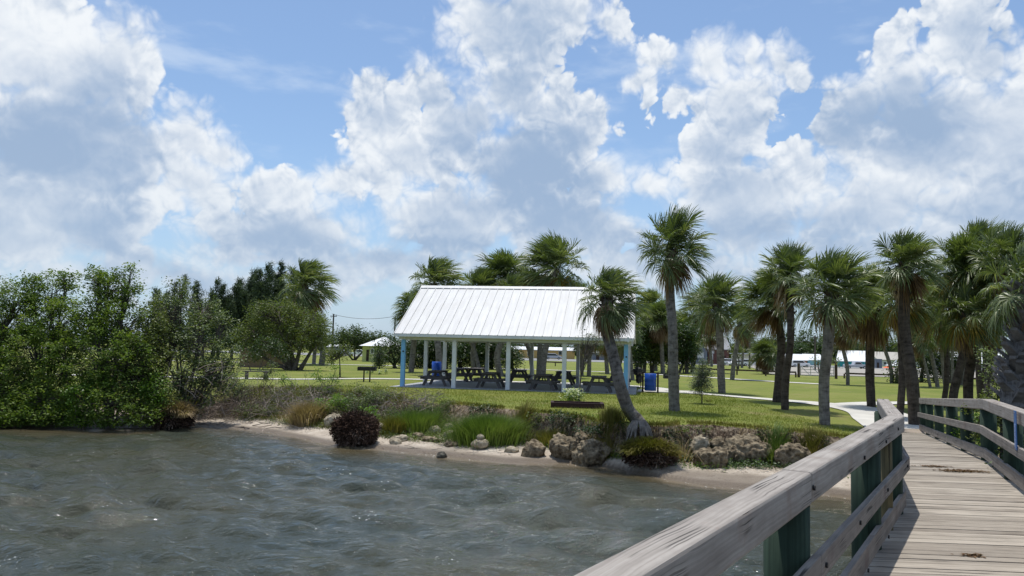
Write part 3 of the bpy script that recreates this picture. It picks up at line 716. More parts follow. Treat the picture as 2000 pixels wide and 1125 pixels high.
# brown leaf litter lying on the boards
def litter(cx, cy, sx, sy, n, label):
    r_ = np.random.default_rng(int(cx * 100)); V = []; Fs = []
    for i in range(n):
        x, y2 = r_.normal(cx, sx), r_.normal(cy, sy); a = r_.random() * 3.14; l_ = r_.uniform(.008, .045); w_ = l_ * r_.uniform(.15, .5); z = deck_z(y2) + .004 + r_.random() * .012
        c_, s_ = math.cos(a), math.sin(a); b = len(V)
        V += [(x - c_ * l_ - cx, y2 - s_ * l_ - cy, z), (x + s_ * w_ - cx, y2 - c_ * w_ - cy, z + r_.random() * .006), (x + c_ * l_ - cx, y2 + s_ * l_ - cy, z), (x - s_ * w_ - cx, y2 + c_ * w_ - cy, z + r_.random() * .008)]; Fs.append((b, b + 1, b + 2, b + 3))
    o = np_mesh('leaf_litter', V, Fs, M['deadfrond'], loc=(cx, cy, 0)); tag(o, label, 'leaf litter', kind='stuff')
for (px, py, sx, sy, n, lb) in ((1825, 911, .11, .04, 160, 'small dark scatter of leaf litter on boards beside left railing'), (1880, 920, .20, .06, 420, 'largest dark scatter of leaf litter in middle of boardwalk'), (1900, 1085, .05, .02, 60, 'tiny brown leaf scrap on near boards')):
    p = onz(px, py, 1.605); litter(p.x, p.y, sx, sy, n, lb)

# ------------------------------------------------------------------ picnic pavilion
SLZ = 1.31
pR = Vector((225 / 1500 * 37.0, 37.0, SLZ)); pL = Vector((-208 / 1500 * 38.85, 38.85, SLZ))
EX = (pR - pL); LEN = EX.length; EX.normalize(); EY = Vector((-EX.y, EX.x, 0)); RZ = math.atan2(EX.y, EX.x)
DEP = 8.3
pav = empty('picnic_pavilion', pL, 'open picnic pavilion with white metal roof, white posts and blue corner posts', 'pavilion', rz=RZ)
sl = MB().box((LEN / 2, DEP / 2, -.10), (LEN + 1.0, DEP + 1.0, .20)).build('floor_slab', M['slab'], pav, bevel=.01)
H_E = 2.58
postw = .20
bays = [0, LEN * .238, LEN * .484, LEN * .733, LEN]
for j, (yy, row) in enumerate(((0, 'front'), (DEP, 'rear'))):
    for i, x in enumerate(bays):
        o = MB().box((x, yy, H_E / 2 - .12), (postw, postw, H_E - .24)).build('post', M['blue'] if (j == 0 and i in (0, 4)) else M['white'], pav, bevel=.008)
        if j == 0 and i in (0, 4): o['label'] = 'sky blue painted corner post'
for x in (0, LEN):
    MB().box((x, DEP / 2, H_E / 2 - .12), (postw, postw, H_E - .24)).build('post', M['white'], pav, bevel=.008)
MB().box((LEN + .02, .9, H_E / 2 - .12), (.16, .16, H_E - .24)).build('post', M['white'], pav, bevel=.008)
for yy in (0, DEP):
    MB().box((LEN / 2, yy, H_E - .115), (LEN + .5, .16, .25)).build('beam', M['white'], pav, bevel=.006)
for x in [0, LEN * .484, LEN]:
    MB().box((x, DEP / 2, H_E - .10), (.15, DEP - .18, .20)).build('beam', M['white'], pav, bevel=.006)
MB().box((LEN + .10, DEP / 2 - .2, H_E - .02), (.10, DEP + 1.1, .24)).build('beam', M['white'], pav, bevel=.006)
# roof: two slopes of standing-seam sheet with thickness
ov_f, ov_s, RH = .50, .38, 2.72
half = DEP / 2 + ov_f; z_e = H_E + .06
slope_v = Vector((0, half, RH)).normalized()
for sgn in (1, -1):
    mb = MB(); y0 = -ov_f if sgn == 1 else DEP + ov_f; yr = DEP / 2
    x0, x1 = -ov_s, LEN + ov_s; nrm = Vector((0, -RH * sgn, half)).normalized()
    a = [Vector((x0, y0, z_e)), Vector((x1, y0, z_e)), Vector((x1, yr, z_e + RH)), Vector((x0, yr, z_e + RH))]
    b = [p - nrm * .05 for p in a]
    mb.add(a + b, [(0, 1, 2, 3) if sgn == 1 else (3, 2, 1, 0), (4, 5, 6, 7), (0, 4, 5, 1), (1, 5, 6, 2), (3, 7, 4, 0)])
    ns_ = 27
    for i in range(ns_ + 1):
        x = x0 + (x1 - x0) * i / ns_
        x = min(max(x, x0 + .02), x1 - .02)
        mb.bar(a[0] + Vector((x - x0, 0, 0)) + nrm * .018, a[3] + Vector((x - x0, 0, 0)) + nrm * .018, .035, .036, nrm)
    mb.build('roof', M['roof'], pav)
    # rafters under the sheet
    rf = MB()
    for i in range(12):
        x = -.2 + (LEN + .4) * i / 11
        rf.bar(Vector((x, y0 + .06 * sgn, z_e - .07)) - nrm * .06, Vector((x, yr, z_e + RH - .07)) - nrm * .06, .05, .14, nrm)
    rf.build('rafter', M['white'], pav)
    fa = MB(); fa.box(((x0 + x1) / 2, y0 + .012 * sgn, z_e - .09), (x1 - x0 - .04, .03, .13)); fa.build('fascia', M['white'], pav, bevel=.004)
rc = MB(); rc.prism([(-.22, -.10), (0, .045), (.22, -.10), (.22, -.075), (0, .075), (-.22, -.075)], (-ov_s - .02, DEP / 2, z_e + RH), (0, 1, 0), (0, 0, 1), (1, 0, 0), LEN + 2 * ov_s + .04)
rc.build('ridge_cap', M['roof'], pav)
for x in (-.03, LEN + .03):
    gb = MB(); gb.prism([(0.1, 0), (DEP - .1, 0), (DEP / 2, RH * (DEP / 2) / half + .05)], (x - .02, 0, H_E + .02), (0, 1, 0), (0, 0, 1), (1, 0, 0), .04)
    for i in range(1, 16):
        yy = DEP * i / 16; hh = (1 - abs(yy - DEP / 2) / (DEP / 2)) * (RH * (DEP / 2) / half) + .02
        gb.box((x + (.028 if x > 0 else -.028), yy, H_E + .02 + hh / 2), (.014, .03, hh))
    gb.build('gable_siding', M['white'], pav)
for sx_, yy in ((-ov_s, 0), (LEN + ov_s, 0)):
    bb = MB()
    for sg in (1, -1):
        yA = -ov_f if sg == 1 else DEP + ov_f
        bb.bar((sx_ * 1.0, yA, z_e - .10), (sx_, DEP / 2, z_e + RH - .10), .03, .17)
    bb.build('barge_board', M['white'], pav)
for x in (0, LEN):
    o = MB().box((x + .02, -.115, 1.75), (.07, .05, .07)).build('outlet_box', M['black'], pav)
MB().box((LEN + .02, .80, 1.25), (.10, .05, .22)).build('switch_box', M['steel'], pav)

# ------------------------------------------------------------------ picnic tables
def make_table():
    root = empty('picnic_table', (0, 0, 0), 'x', 'picnic table', 'picnic tables under the pavilion')
    tt = MB()
    for i in range(5): tt.box(((i - 2) * .148, 0, .755), (.140, 1.83, .038))
    tt.build('tabletop', M['table'], root)
    for sx_ in (-1, 1):
        b = MB()
        for q in (0, 1): b.box((sx_ * (.62 + q * .145), 0, .452), (.138, 1.83, .038))
        b.build('bench', M['table'], root)
    for sy in (-1, 1):
        for sx_ in (-1, 1):
            MB().bar((sx_ * .60, sy * .66, 0.0), (sx_ * .24, sy * .66, .735), .038, .14, (1, 0, 0)).build('leg', M['table'], root)
        MB().box((0, sy * .70, .395), (1.52, .038, .14)).build('seat_support', M['table'], root)
        MB().box((0, sy * .70, .70), (.70, .038, .09)).build('top_support', M['table'], root)
        MB().bar((0, sy * .64, .40), (0, sy * .18, .715), .04, .09, (0, 0, 1)).build('brace', M['table'], root)
    return root
tables = [(848, 753.5, 0, 'picnic table nearest the left blue corner post'), (953, 758.5, .02, 'picnic table between second and third front posts'), (1058, 763, -.02, 'picnic table behind the fourth front post'), (1168, 767, .03, 'picnic table half hidden by the leaning palm trunk'),
          (893, 745.5, .04, 'dark picnic table behind second front post'), (926, 744.5, -.03, 'far dark picnic table left of centre'), (1010, 749, .03, 'dark picnic table behind the middle front post'), (1098, 752, -.02, 'dark rear picnic table left of the planter sapling'), (1205, 757, .02, 'rear picnic table behind the right blue post')]
tb = make_table()
for i, (px, py, a, lb) in enumerate(tables):
    o = tb if i == 0 else copy_tree(tb)
    p = onz(px, py, SLZ); p = p + EY * .7
    o.location = p; o.rotation_euler = (0, 0, RZ + a); o['label'] = lb

# ------------------------------------------------------------------ litter drums, grills, planter
def drum(px, py, label, z, rz=0, posts=True, h=.86):
    p = onz(px, py, z); root = empty('litter_drum', p, label, 'bin', rz=rz)
    mb = MB(); rr = [.285, .295, .29, .30, .29, .29, .30, .29, .295, .27]; zz = [.10, .12, .36, .385, .41, .64, .665, .69, .95, .955]
    mb.tube([(0, 0, q * h / .86) for q in zz], rr, 28); mb.build('drum', M['bin'], root, smooth=True)
    if posts:
        for s_ in (-1, 1): MB().box((s_ * .37, 0, .50), (.09, .09, 1.05)).build('post', M['darkpost'], root, bevel=.006)
        MB().box((0, 0, .80), (.66, .03, .04)).build('hanger', M['black'], root)
    return root
drum(1270, 767, 'blue litter drum hung between two dark posts on the concrete pad', float(lawn_z(np.array([7.]), np.array([39.]))[0]), RZ)
drum(852, 742, 'blue litter drum inside the pavilion behind the first table', SLZ, RZ, False, 1.0)
# dark bundled thing, not identified, by the right rear posts
pb = onz(1246, 758, SLZ - .05)
bg2 = empty('black_bundle', pb, 'black bundled object hanging beside the white posts left of blue drum', 'bundle')
mb = MB(); random.seed(5)
def lump(mb, c, r_, n=2, amp=.25, sq=(1, 1, 1), seed=0, freq=2.2):
    bm = bmesh.new(); bmesh.ops.create_icosphere(bm, subdivisions=n, radius=1)
    V = []
    for v in bm.verts:
        q = v.co.copy(); d = 1 + amp * mnoise.fractal(q * freq + Vector((seed, seed * .7, 0)), 1.0, 2.0, 4)
        V.append((c[0] + q.x * r_ * sq[0] * d, c[1] + q.y * r_ * sq[1] * d, c[2] + q.z * r_ * sq[2] * d))
    Fs = [tuple(v.index for v in f.verts) for f in bm.faces]; bm.free(); mb.add(V, Fs)
lump(mb, (-.02, 0, .95), .26, 3, .5, (1.1, .8, .8), 3); lump(mb, (.05, .05, .55), .22, 3, .5, (.8, .8, 1.3), 5)
mb.build('bundle_body', M['black'], bg2, smooth=True)
MB().box((.16, 0, .55), (.05, .05, 1.1)).build('hanger_post', M['darkpost'], bg2)

def big_grill(px, py, z, w, hgt, label, rz=0, single=False):
    p = onz(px, py, z); root = empty('park_grill', p, label, 'grill', rz=rz)
    if single:
        MB().tube([(0, 0, -.1), (0, 0, hgt - .12)], .05, 10).build('post', M['black'], root)
    else:
        for s_ in (-.2, .2): MB().tube([(s_ * w * .85, 0, -.1), (s_ * w * .85, 0, hgt - .1)], .04, 10).build('post', M['black'], root)
    t = .015; bx = MB()
    bx.box((0, 0, hgt - .10), (w, .5, t)); bx.box((0, .25, hgt), (w, t, .21)); bx.box((0, -.25, hgt - .01), (w, t, .19 if not single else .10)); bx.box((-w / 2, 0, hgt), (t, .49, .2)); bx.box((w / 2, 0, hgt), (t, .49, .2))
    bx.build('firebox', M['black'], root)
    gr = MB()
    for i in range(14): gr.bar((-w / 2 + .03 + i * (w - .06) / 13, -.24, hgt + .07), (-w / 2 + .03 + i * (w - .06) / 13, .24, hgt + .07), .012, .012)
    gr.build('grate', M['steel'], root)
    return root
big_grill(716, 749, 1.2, .98, .82, 'wide black park grill on two posts left of the pavilion')
big_grill(1311, 768, 1.22, .75, .86, 'black pedestal grill behind the tallest palm trunk', single=True)

gp = onz(1127, 796, 1.2)
pl = empty('planter_box', gp, 'low dark timber planter box on lawn in front of pavilion', 'planter', rz=-.06)
w_, d_ = 1.95, .95
for (c, dd) in (((0, -d_ / 2, .10), (w_, .12, .2)), ((0, d_ / 2, .10), (w_, .12, .2)), ((-w_ / 2 + .06, 0, .10), (.12, d_ - .12, .2)), ((w_ / 2 - .06, 0, .10), (.12, d_ - .12, .2))):
    MB().box(c, dd).build('timber', M['sleeper'], pl, bevel=.008)
MB().box((0, 0, .05), (w_ - .2, d_ - .2, .1)).build('soil', plain('dark_soil', (.05, .035, .025), .95, .1, .4), pl)

# ------------------------------------------------------------------ palms
def onland(px, py, dz=0.0):
    """first point where the sight line of a photo pixel meets the modelled ground"""
    d = ray(px, py); d = d / d.y; ts = np.arange(14.0, 90.0, .02)
    X_, Y_, Z_ = d.x * ts, ts, CAMZ + d.z * ts
    hit = np.argmax(Z_ <= land(X_, Y_)[0]); return Vector((float(X_[hit]), float(Y_[hit]), float(Z_[hit])))

def frond(rng, az, el, plen, blen, nl=28, fold=.35, droop=.35, wind=(0.22, 0.05), spread=R(116), wid=.038):
    d = np.array([math.cos(az) * math.cos(el), math.sin(az) * math.cos(el), math.sin(el)])
    pts = [np.zeros(3)]; dd = d.copy(); st = plen / 3
    for i in range(3):
        dd = dd + np.array([wind[0] * .12, wind[1] * .12, -.10 * droop * 2]); dd /= np.linalg.norm(dd); pts.append(pts[-1] + dd * st)
    t = dd; s_ = np.cross(t, [0, 0, 1]); s_ /= max(np.linalg.norm(s_), 1e-6); n = np.cross(s_, t)
    roll = rng.normal(0, .35); s_, n = s_ * math.cos(roll) + n * math.sin(roll), n * math.cos(roll) - s_ * math.sin(roll)
    V = []; Fq = []
    for i in range(3):                                            # petiole: flat strip
        b = len(V); w = .016
        V += [pts[i] - s_ * w, pts[i] + s_ * w, pts[i + 1] + s_ * w, pts[i + 1] - s_ * w]; Fq.append((b, b + 1, b + 2, b + 3))
    h = pts[-1]
    for j in range(nl):
        ph = -spread + 2 * spread * (j + .5) / nl + rng.normal(0, .025)
        L = blen * (0.72 + .28 * math.cos(ph * .8)) * rng.uniform(.88, 1.08)
        base = h + t * (.22 * blen * max(0, math.cos(ph)))
        u = t * math.cos(ph) + s_ * math.sin(ph) + n * (fold * abs(math.sin(ph)) + rng.normal(0, .05)); u /= np.linalg.norm(u)
        w0 = np.cross(u, n); w0 /= max(np.linalg.norm(w0), 1e-6); tw = rng.normal(0, .5); w0 = w0 * math.cos(tw) + n * math.sin(tw)
        ks = (0.0, .45, .78, 1.0); ws = (.35, 1.0, .75, .12); b = len(V)
        dr = droop * rng.uniform(.6, 1.5)
        for q, wq in zip(ks, ws):
            off = np.array([wind[0] * q * q * blen, wind[1] * q * q * blen, -dr * q * q * q * blen * .75])
            c = base + u * (L * q) + off
            V += [c - w0 * (wid * .5 * wq), c + w0 * (wid * .5 * wq)]
        for q in range(3): Fq.append((b + 2 * q, b + 2 * q + 1, b + 2 * q + 3, b + 2 * q + 2))
    return np.array(V), np.array(Fq)

def merge(parts):
    V = []; Fq = []; n = 0
    for v, f in parts: V.append(v); Fq.append(f + n); n += len(v)
    return np.concatenate(V), np.concatenate(Fq)

def crown_meshes(seed, n_green=36, n_dead=14, n_yel=0, wind=(.22, .05), droop=.35, top=1.0, blen=.80, plen=.78):
    rng = np.random.default_rng(seed); g = []; dd = []; yl = []
    for i in range(n_green):
        f = (i + .5) / n_green
        el = R(86 - 116 * f ** .95) + rng.normal(0, .09); az = i * 2.39996 + rng.normal(0, .2)
        pl_ = plen * (0.55 + .55 * min(1, f * 2.2)) * rng.uniform(.85, 1.12)
        g.append(frond(rng, az, el, pl_, blen * rng.uniform(.8, 1.12), 33, .38 + .3 * rng.random(), droop * (0.5 + 1.1 * f), wind))
    for i in range(14):                                           # young short-stalked fronds that fill the heart
        g.append(frond(rng, i * 2.39996 + .7, rng.uniform(R(-5), R(80)), plen * rng.uniform(.12, .4), blen * rng.uniform(.7, .95), 24, .45, droop, wind))
    for i in range(n_dead):
        dd.append(frond(rng, i * 2.39996 + rng.random(), R(-42 - 36 * rng.random()), plen * rng.uniform(.4, .8), blen * rng.uniform(.7, .95), 22, .8, .8, wind, R(85), .044))
    for i in range(n_yel):
        yl.append(frond(rng, i * 2.39996 + rng.random(), R(-8 - 30 * rng.random()), plen * rng.uniform(.7, 1.), blen * rng.uniform(.8, 1.), 22, .5, .7, wind, R(95), .042))
    return merge(g), (merge(dd) if dd else None), (merge(yl) if yl else None)

CR = []
for sd, kw in enumerate([dict(n_green=50, n_dead=10, droop=.28), dict(n_green=46, n_dead=30, wind=(.35, .05), droop=.42), dict(n_green=50, n_dead=12, droop=.25), dict(n_green=52, n_dead=14, n_yel=3, wind=(-.28, .05), droop=.35),
                         dict(n_green=42, n_dead=27, n_yel=12, droop=.45), dict(n_green=44, n_dead=12, droop=.3, plen=.65), dict(n_green=54, n_dead=18, wind=(-.4, 0), droop=.36), dict(n_green=54, n_dead=33, n_yel=5, wind=(-.2, -.1), droop=.4)]):
    g, dd, yl = crown_meshes(100 + sd, **kw)
    ent = []
    for nm, dat, mt in (('crown', g, 'frond'), ('dead_fronds', dd, 'deadfrond'), ('yellow_fronds', yl, 'yellowfrond')):
        if dat is None: continue
        o = np_mesh(nm, dat[0], dat[1], M[mt]); ent.append((nm, o.data)); bpy.data.objects.remove(o)
    CR.append(ent)

PALMG = 'sabal palms standing on the park lawn'
def palm(way, D, rpx, wb, wt, var, label, bark_='trunk', z=None, yscale=1.14, rot=0.0, boots=False, group=PALMG, flare=1.25):
    """way: photo pixels from the base up to the crown centre, at distance D (or D=None: from where the base meets the lawn)"""
    if D is None:
        b = onz(way[0][0], way[0][1], 1.2 if z is None else z)
    else:
        b = at(way[0][0], way[0][1], D); b.z = 1.2 if z is None else z
    D = b.y
    zt = gz(b.x, b.y); b.z = zt
    root = empty('sabal_palm', b, label, 'palm tree', group)
    way = list(way); way[-1] = (way[-1][0], way[-1][1] - .05 * rpx)
    P_ = [Vector((0, 0, -.25)), Vector((0, 0, 0.02))] + [at(x, y, D) - b for x, y in way[1:]]
    for i in range(2, len(P_)): P_[i].y += 0.06 * i * math.sin(i * 2.1 + b.x)
    fine = []; n = len(P_)
    for i in range(n - 1):
        p0, p1, p2, p3 = P_[max(i - 1, 0)], P_[i], P_[i + 1], P_[min(i + 2, n - 1)]
        for q in range(7):
            t = q / 7; fine.append(0.5 * ((2 * p1) + (p2 - p0) * t + (2 * p0 - 5 * p1 + 4 * p2 - p3) * t * t + (3 * p1 - p0 - 3 * p2 + p3) * t ** 3))
    fine.append(P_[-1]); m = len(fine); sd = int(abs(b.x * 97)) % 1000
    rb, rt = wb * D / 3000, wt * D / 3000; rad = []
    for i in range(m):
        f = i / (m - 1); r_ = rb + (rt - rb) * f
        r_ *= 1 + (flare - 1) * max(0, 1 - f * 6) ** 2; r_ *= 1 + .05 * mnoise.noise(Vector((f * 9, sd, 0))) + (.10 * max(0, f - .9) * 10 if not boots else .1)
        rad.append(r_)
    mb = MB(); mb.tube(fine, rad, 14, jit=lambda i, a: 1 + .07 * mnoise.noise(Vector((math.cos(a) * 1.5, math.sin(a) * 1.5, i * .8 + sd))))
    mb.build('trunk', M[bark_], root, smooth=True)
    topv = fine[-1]; sc = rpx * D / 1500 / 1.56
    for nm, me in CR[var]:
        c = bpy.data.objects.new(nm, me); COL.objects.link(c); c.parent = root
        c.location = topv; c.rotation_euler = (0, 0, rot); c.scale = (sc, sc, sc * yscale)
    # criss-cross stubs of old leaf bases: the whole trunk of a booted palm, the head of the others
    bb = MB(); rg = random.Random(sd); nb = 150 if boots else 26; f0 = .02 if boots else .84
    for i in range(nb):
        f = f0 + (.99 - f0) * i / nb; q = f * (m - 1); i0 = int(q); c = fine[i0].lerp(fine[min(i0 + 1, m - 1)], q - i0); r_ = rad[i0]
        a = i * 2.39996 + rg.uniform(-.15, .15); o_ = Vector((math.cos(a), math.sin(a), 0)); t_ = Vector((-math.sin(a), math.cos(a), 0)); l_ = r_ * rg.uniform(.75, 1.15)
        tip = c + o_ * (r_ * 1.0 + l_ * .62) + Vector((0, 0, l_ * .75)) + t_ * (l_ * .25 * (1 if i % 2 else -1)); ba = c + o_ * r_ * .82
        w_ = r_ * .42; V = [ba - t_ * w_ - Vector((0, 0, .04)), ba + t_ * w_ - Vector((0, 0, .04)), ba + t_ * w_ * .8 + Vector((0, 0, .07)), ba - t_ * w_ * .8 + Vector((0, 0, .07)),
                            tip - t_ * w_ * .55 - Vector((0, 0, .02)), tip + t_ * w_ * .55 - Vector((0, 0, .02)), tip + t_ * w_ * .45 + Vector((0, 0, .035)), tip - t_ * w_ * .45 + Vector((0, 0, .035))]
        bb.add(V, [(0, 1, 5, 4), (1, 2, 6, 5), (2, 3, 7, 6), (3, 0, 4, 7), (4, 5, 6, 7)])
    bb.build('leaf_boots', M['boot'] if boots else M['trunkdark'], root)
    return root

palm([(1317, 803), (1314, 720), (1313, 640), (1310, 560), (1311, 492)], None, 70, 23, 16, 2, 'tallest palm of all with straight grey trunk right of the pavilion', yscale=1.38)
palm([(1247, 842), (1228, 800), (1210, 752), (1196, 690), (1186, 640), (1184, 586)], None, 69, 27, 20, 1, 'leaning palm on the eroded bank bending over the pavilion roof end', z=.95, flare=1.5)
palm([(1410, 770), (1408, 715), (1404, 650), (1402, 594)], None, 62, 15, 14, 0, 'upright palm with dark charred trunk foot beside path right of silvery sapling', 'trunk')
palm([(1352, 727), (1358, 690), (1372, 640), (1380, 606)], None, 50, 8, 8, 6, 'slanting palm behind the silvery sapling', 'trunkdark')
palm([(1430, 742), (1434, 700), (1443, 655), (1447, 630)], None, 36, 9, 8, 1, 'small slim palm right of charred-foot palm')
palm([(1449, 715), (1451, 690), (1453, 655)], None, 24, 5, 5, 5, 'very thin far palm with dark hanging crown')
palm([(1496, 731), (1496, 712), (1496, 690)], None, 33, 11, 11, 7, 'short squat palm in front of the dark lattice fence', 'trunkdark')
palm([(1517, 787), (1521, 730), (1524, 660), (1512, 590)], None, 66, 16, 15, 6, 'left palm of the close pair beside the path with brown skirt', 'trunkdark', rot=.4)
palm([(1533, 799), (1536, 740), (1541, 660), (1543, 540)], None, 68, 15, 13, 2, 'right taller palm of the close pair beside the path', 'trunkdark', rot=1.0)
palm([(1611, 823), (1612, 750), (1614, 670), (1624, 572)], None, 86, 20, 20, 0, 'thick trunked palm nearest the end of left railing', rot=-.3)
palm([(1656, 752), (1653, 715), (1646, 670), (1650, 640)], None, 40, 7, 7, 7, 'slim palm on the open lawn before the teal building')
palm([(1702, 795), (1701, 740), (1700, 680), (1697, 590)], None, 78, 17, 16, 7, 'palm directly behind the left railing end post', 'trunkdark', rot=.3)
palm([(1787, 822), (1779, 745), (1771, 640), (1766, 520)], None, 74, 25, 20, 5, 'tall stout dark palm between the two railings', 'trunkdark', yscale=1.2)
palm([(1757, 811), (1762, 740), (1764, 650), (1757, 590)], None, 60, 13, 14, 4, 'slim dark palm touching left side of tall stout palm', 'trunkdark')
palm([(1742, 748), (1738, 715), (1726, 670), (1716, 640)], None, 34, 8, 6, 3, 'thin leaning palm far behind the path fork')
palm([(1862, 815), (1866, 770), (1878, 690), (1886, 618)], None, 66, 17, 15, 4, 'leaning palm with orange yellow skirt behind right railing', 'trunkdark')
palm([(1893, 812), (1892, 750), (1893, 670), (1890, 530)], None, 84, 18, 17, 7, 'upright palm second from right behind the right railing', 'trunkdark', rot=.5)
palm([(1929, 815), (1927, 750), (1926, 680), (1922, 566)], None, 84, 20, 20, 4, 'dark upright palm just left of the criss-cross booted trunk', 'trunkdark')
palm([(1842, 800), (1846, 740), (1848, 650), (1838, 600)], 34, 66, 10, 10, 3, 'palm with mossy green shaggy crown left of orange skirted palm', 'trunkdark', z=1.1)
palm([(1976, 790), (1975, 720), (1978, 640), (1975, 510)], 27, 74, 16, 15, 2, 'tall rear palm whose spiky top rises above the booted palm', 'trunkdark', z=1.1)
palm([(1915, 780), (1913, 700), (1912, 600), (1910, 490)], 36, 62, 11, 11, 0, 'rear palm with highest crown top in the right hand cluster', 'trunkdark', z=1.1)
palm([(1995, 870), (1995, 790), (2000, 700), (2006, 566)], 14.5, 104, 56, 50, 1, 'nearest palm at right edge with criss-cross leaf boots on its trunk', 'boot', z=1.05, boots=True, flare=1.1)
# slender pale trunks before the far hedge on the right
for i, (bx, by, tx, ty, w_, r_, v_, lb) in enumerate([(1817, 757, 1792, 660, 6, 38, 6, 'leftmost slanting pale palm before far right hedge'), (1831, 756, 1812, 655, 8, 36, 0, 'second slanting pale palm before far right hedge'),
        (1846, 754, 1838, 650, 7, 34, 1, 'upright bluish palm before far right hedge'), (1860, 752, 1858, 640, 6, 32, 5, 'thin straight palm before far right hedge'), (1880, 752, 1876, 660, 10, 30, 6, 'pale palm trunk seen right of far hedge'), (1944, 752, 1944, 660, 8, 30, 3, 'greenish palm trunk beside the far white cars')]):
    palm([(bx, by), ((bx * 2 + tx) / 3, (by * 2 + ty) / 3), (tx, ty)], None, r_, w_, w_ * .85, v_, lb, group='slender palms before the far hedge')
# palms left of and behind the pavilion
palm([(628, 712), (630, 680), (612, 620), (594, 558)], 78, 58, 13, 10, 1, 'windblown palm rising left above the wide olive tree', z=1.2)
palm([(613, 708), (615, 680), (622, 640)], 82, 30, 7, 8, 6, 'lower small palm beside the wide olive tree', z=1.2)
palm([(803, 727), (806, 690), (811, 650), (815, 605)], None, 44, 11, 11, 7, 'palm leaning over the pavilion left roof edge')
palm([(858, 735), (857, 690), (852, 640), (848, 556)], 58, 60, 14, 12, 1, 'palm with crown above the left end of the roof ridge', z=1.2)
palm([(938, 722), (928, 690), (915, 640), (935, 572)], 64, 50, 8, 8, 0, 'slanting palm behind pavilion with low crown over the ridge', z=1.2)
palm([(926, 722), (924, 680), (950, 620), (985, 545)], 66, 62, 8, 8, 7, 'palm with rounded crown above middle of the ridge', z=1.2, rot=.5)
palm([(978, 726), (972, 690), (1000, 620), (1000, 582)], 60, 54, 13, 12, 1, 'thick trunked palm behind middle of the pavilion', z=1.2)
palm([(1060, 727), (1064, 690), (1078, 620), (1084, 528)], 60, 72, 12, 12, 3, 'tall shaggy palm above right half of the ridge', z=1.2)
palm([(1052, 727), (1054, 690), (1058, 620), (1056, 580)], 62, 42, 10, 10, 4, 'palm with brown lower fronds crowding tall shaggy palm', z=1.2, rot=1.)
palm([(1040, 722), (1035, 690), (1020, 640), (1030, 572)], 66, 50, 8, 8, 0, 'palm peeping over ridge between its taller neighbours', z=1.2, rot=2.)
palm([(1137, 722), (1134, 690), (1130, 640), (1128, 590)], 66, 44, 7, 7, 6, 'palm hidden behind right part of the roof', z=1.2, rot=.7)
for i, (bx, by, tx, ty, w_, r_, v_, lb) in enumerate([(1150, 735, 1152, 660, 9, 34, 3, 'palm trunk behind the fourth bay of the pavilion'), (1186, 730, 1182, 660, 9, 34, 1, 'palm trunk behind the leaning palm'), (1205, 722, 1220, 668, 12, 30, 6, 'slanting stout palm trunk behind right bay'),
        (1236, 742, 1226, 640, 8, 38, 0, 'palm just behind the right rear post'), (1258, 728, 1262, 630, 8, 40, 7, 'palm with shaggy brown fronds right of the gable'), (1281, 724, 1272, 600, 8, 36, 0, 'slender palm above the blue drum'),
        (1295, 730, 1290, 625, 9, 40, 1, 'dark palm left of the tallest palm'), (1342, 722, 1332, 640, 8, 34, 6, 'palm right behind the tallest palm'), (1327, 728, 1345, 680, 6, 26, 0, 'low crossed slanting palm behind pedestal grill'), (1390, 712, 1385, 655, 6, 30, 5, 'small far palm before the brick building')]):
    palm([(bx, by), ((bx * 2 + tx) / 3, (by * 2 + ty) / 3), (tx, ty)], None, r_, w_, w_ * .85, v_, lb, rot=i * .7, group='palms crowded behind the pavilion')

# ------------------------------------------------------------------ leafy shrubs and trees
def leaf_quads(C, rng, L, W_, upb=.5):
    n = len(C); C = np.asarray(C)
    a = rng.random(n) * 2 * np.pi; u = np.stack([np.cos(a), np.sin(a), rng.normal(0, .45, n)], 1); u /= np.linalg.norm(u, axis=1, keepdims=True)
    nn = rng.normal(0, 1, (n, 3)); nn[:, 2] = np.abs(nn[:, 2]) + upb; w = np.cross(u, nn); w /= np.linalg.norm(w, axis=1, keepdims=True) + 1e-9
    l = (L * rng.uniform(.6, 1.25, n))[:, None]; ww = (W_ * rng.uniform(.7, 1.2, n))[:, None]
    V = np.stack([C - u * l * .5, C + w * ww * .5 - u * l * .05, C + u * l * .5, C - w * ww * .5 - u * l * .05], 1).reshape(-1, 3)
    return V, np.arange(4 * n).reshape(n, 4)
def blob_points(rng, c, r, nsub, per, sr, shell=.55, flat=1.0):
    d = rng.normal(0, 1, (nsub, 3)); d /= np.linalg.norm(d, axis=1, keepdims=True)
    rr = (shell + (1.08 - shell) * rng.random(nsub) ** .7)[:, None]
    sub = np.array(c) + d * rr * np.array(r)
    k_ = rng.integers(int(per * .4), int(per * 1.6) + 1, nsub)
    P_ = np.repeat(sub, k_, 0) + rng.normal(0, 1, (k_.sum(), 3)) * sr * np.array([1, 1, .75 * flat])
    return P_, sub
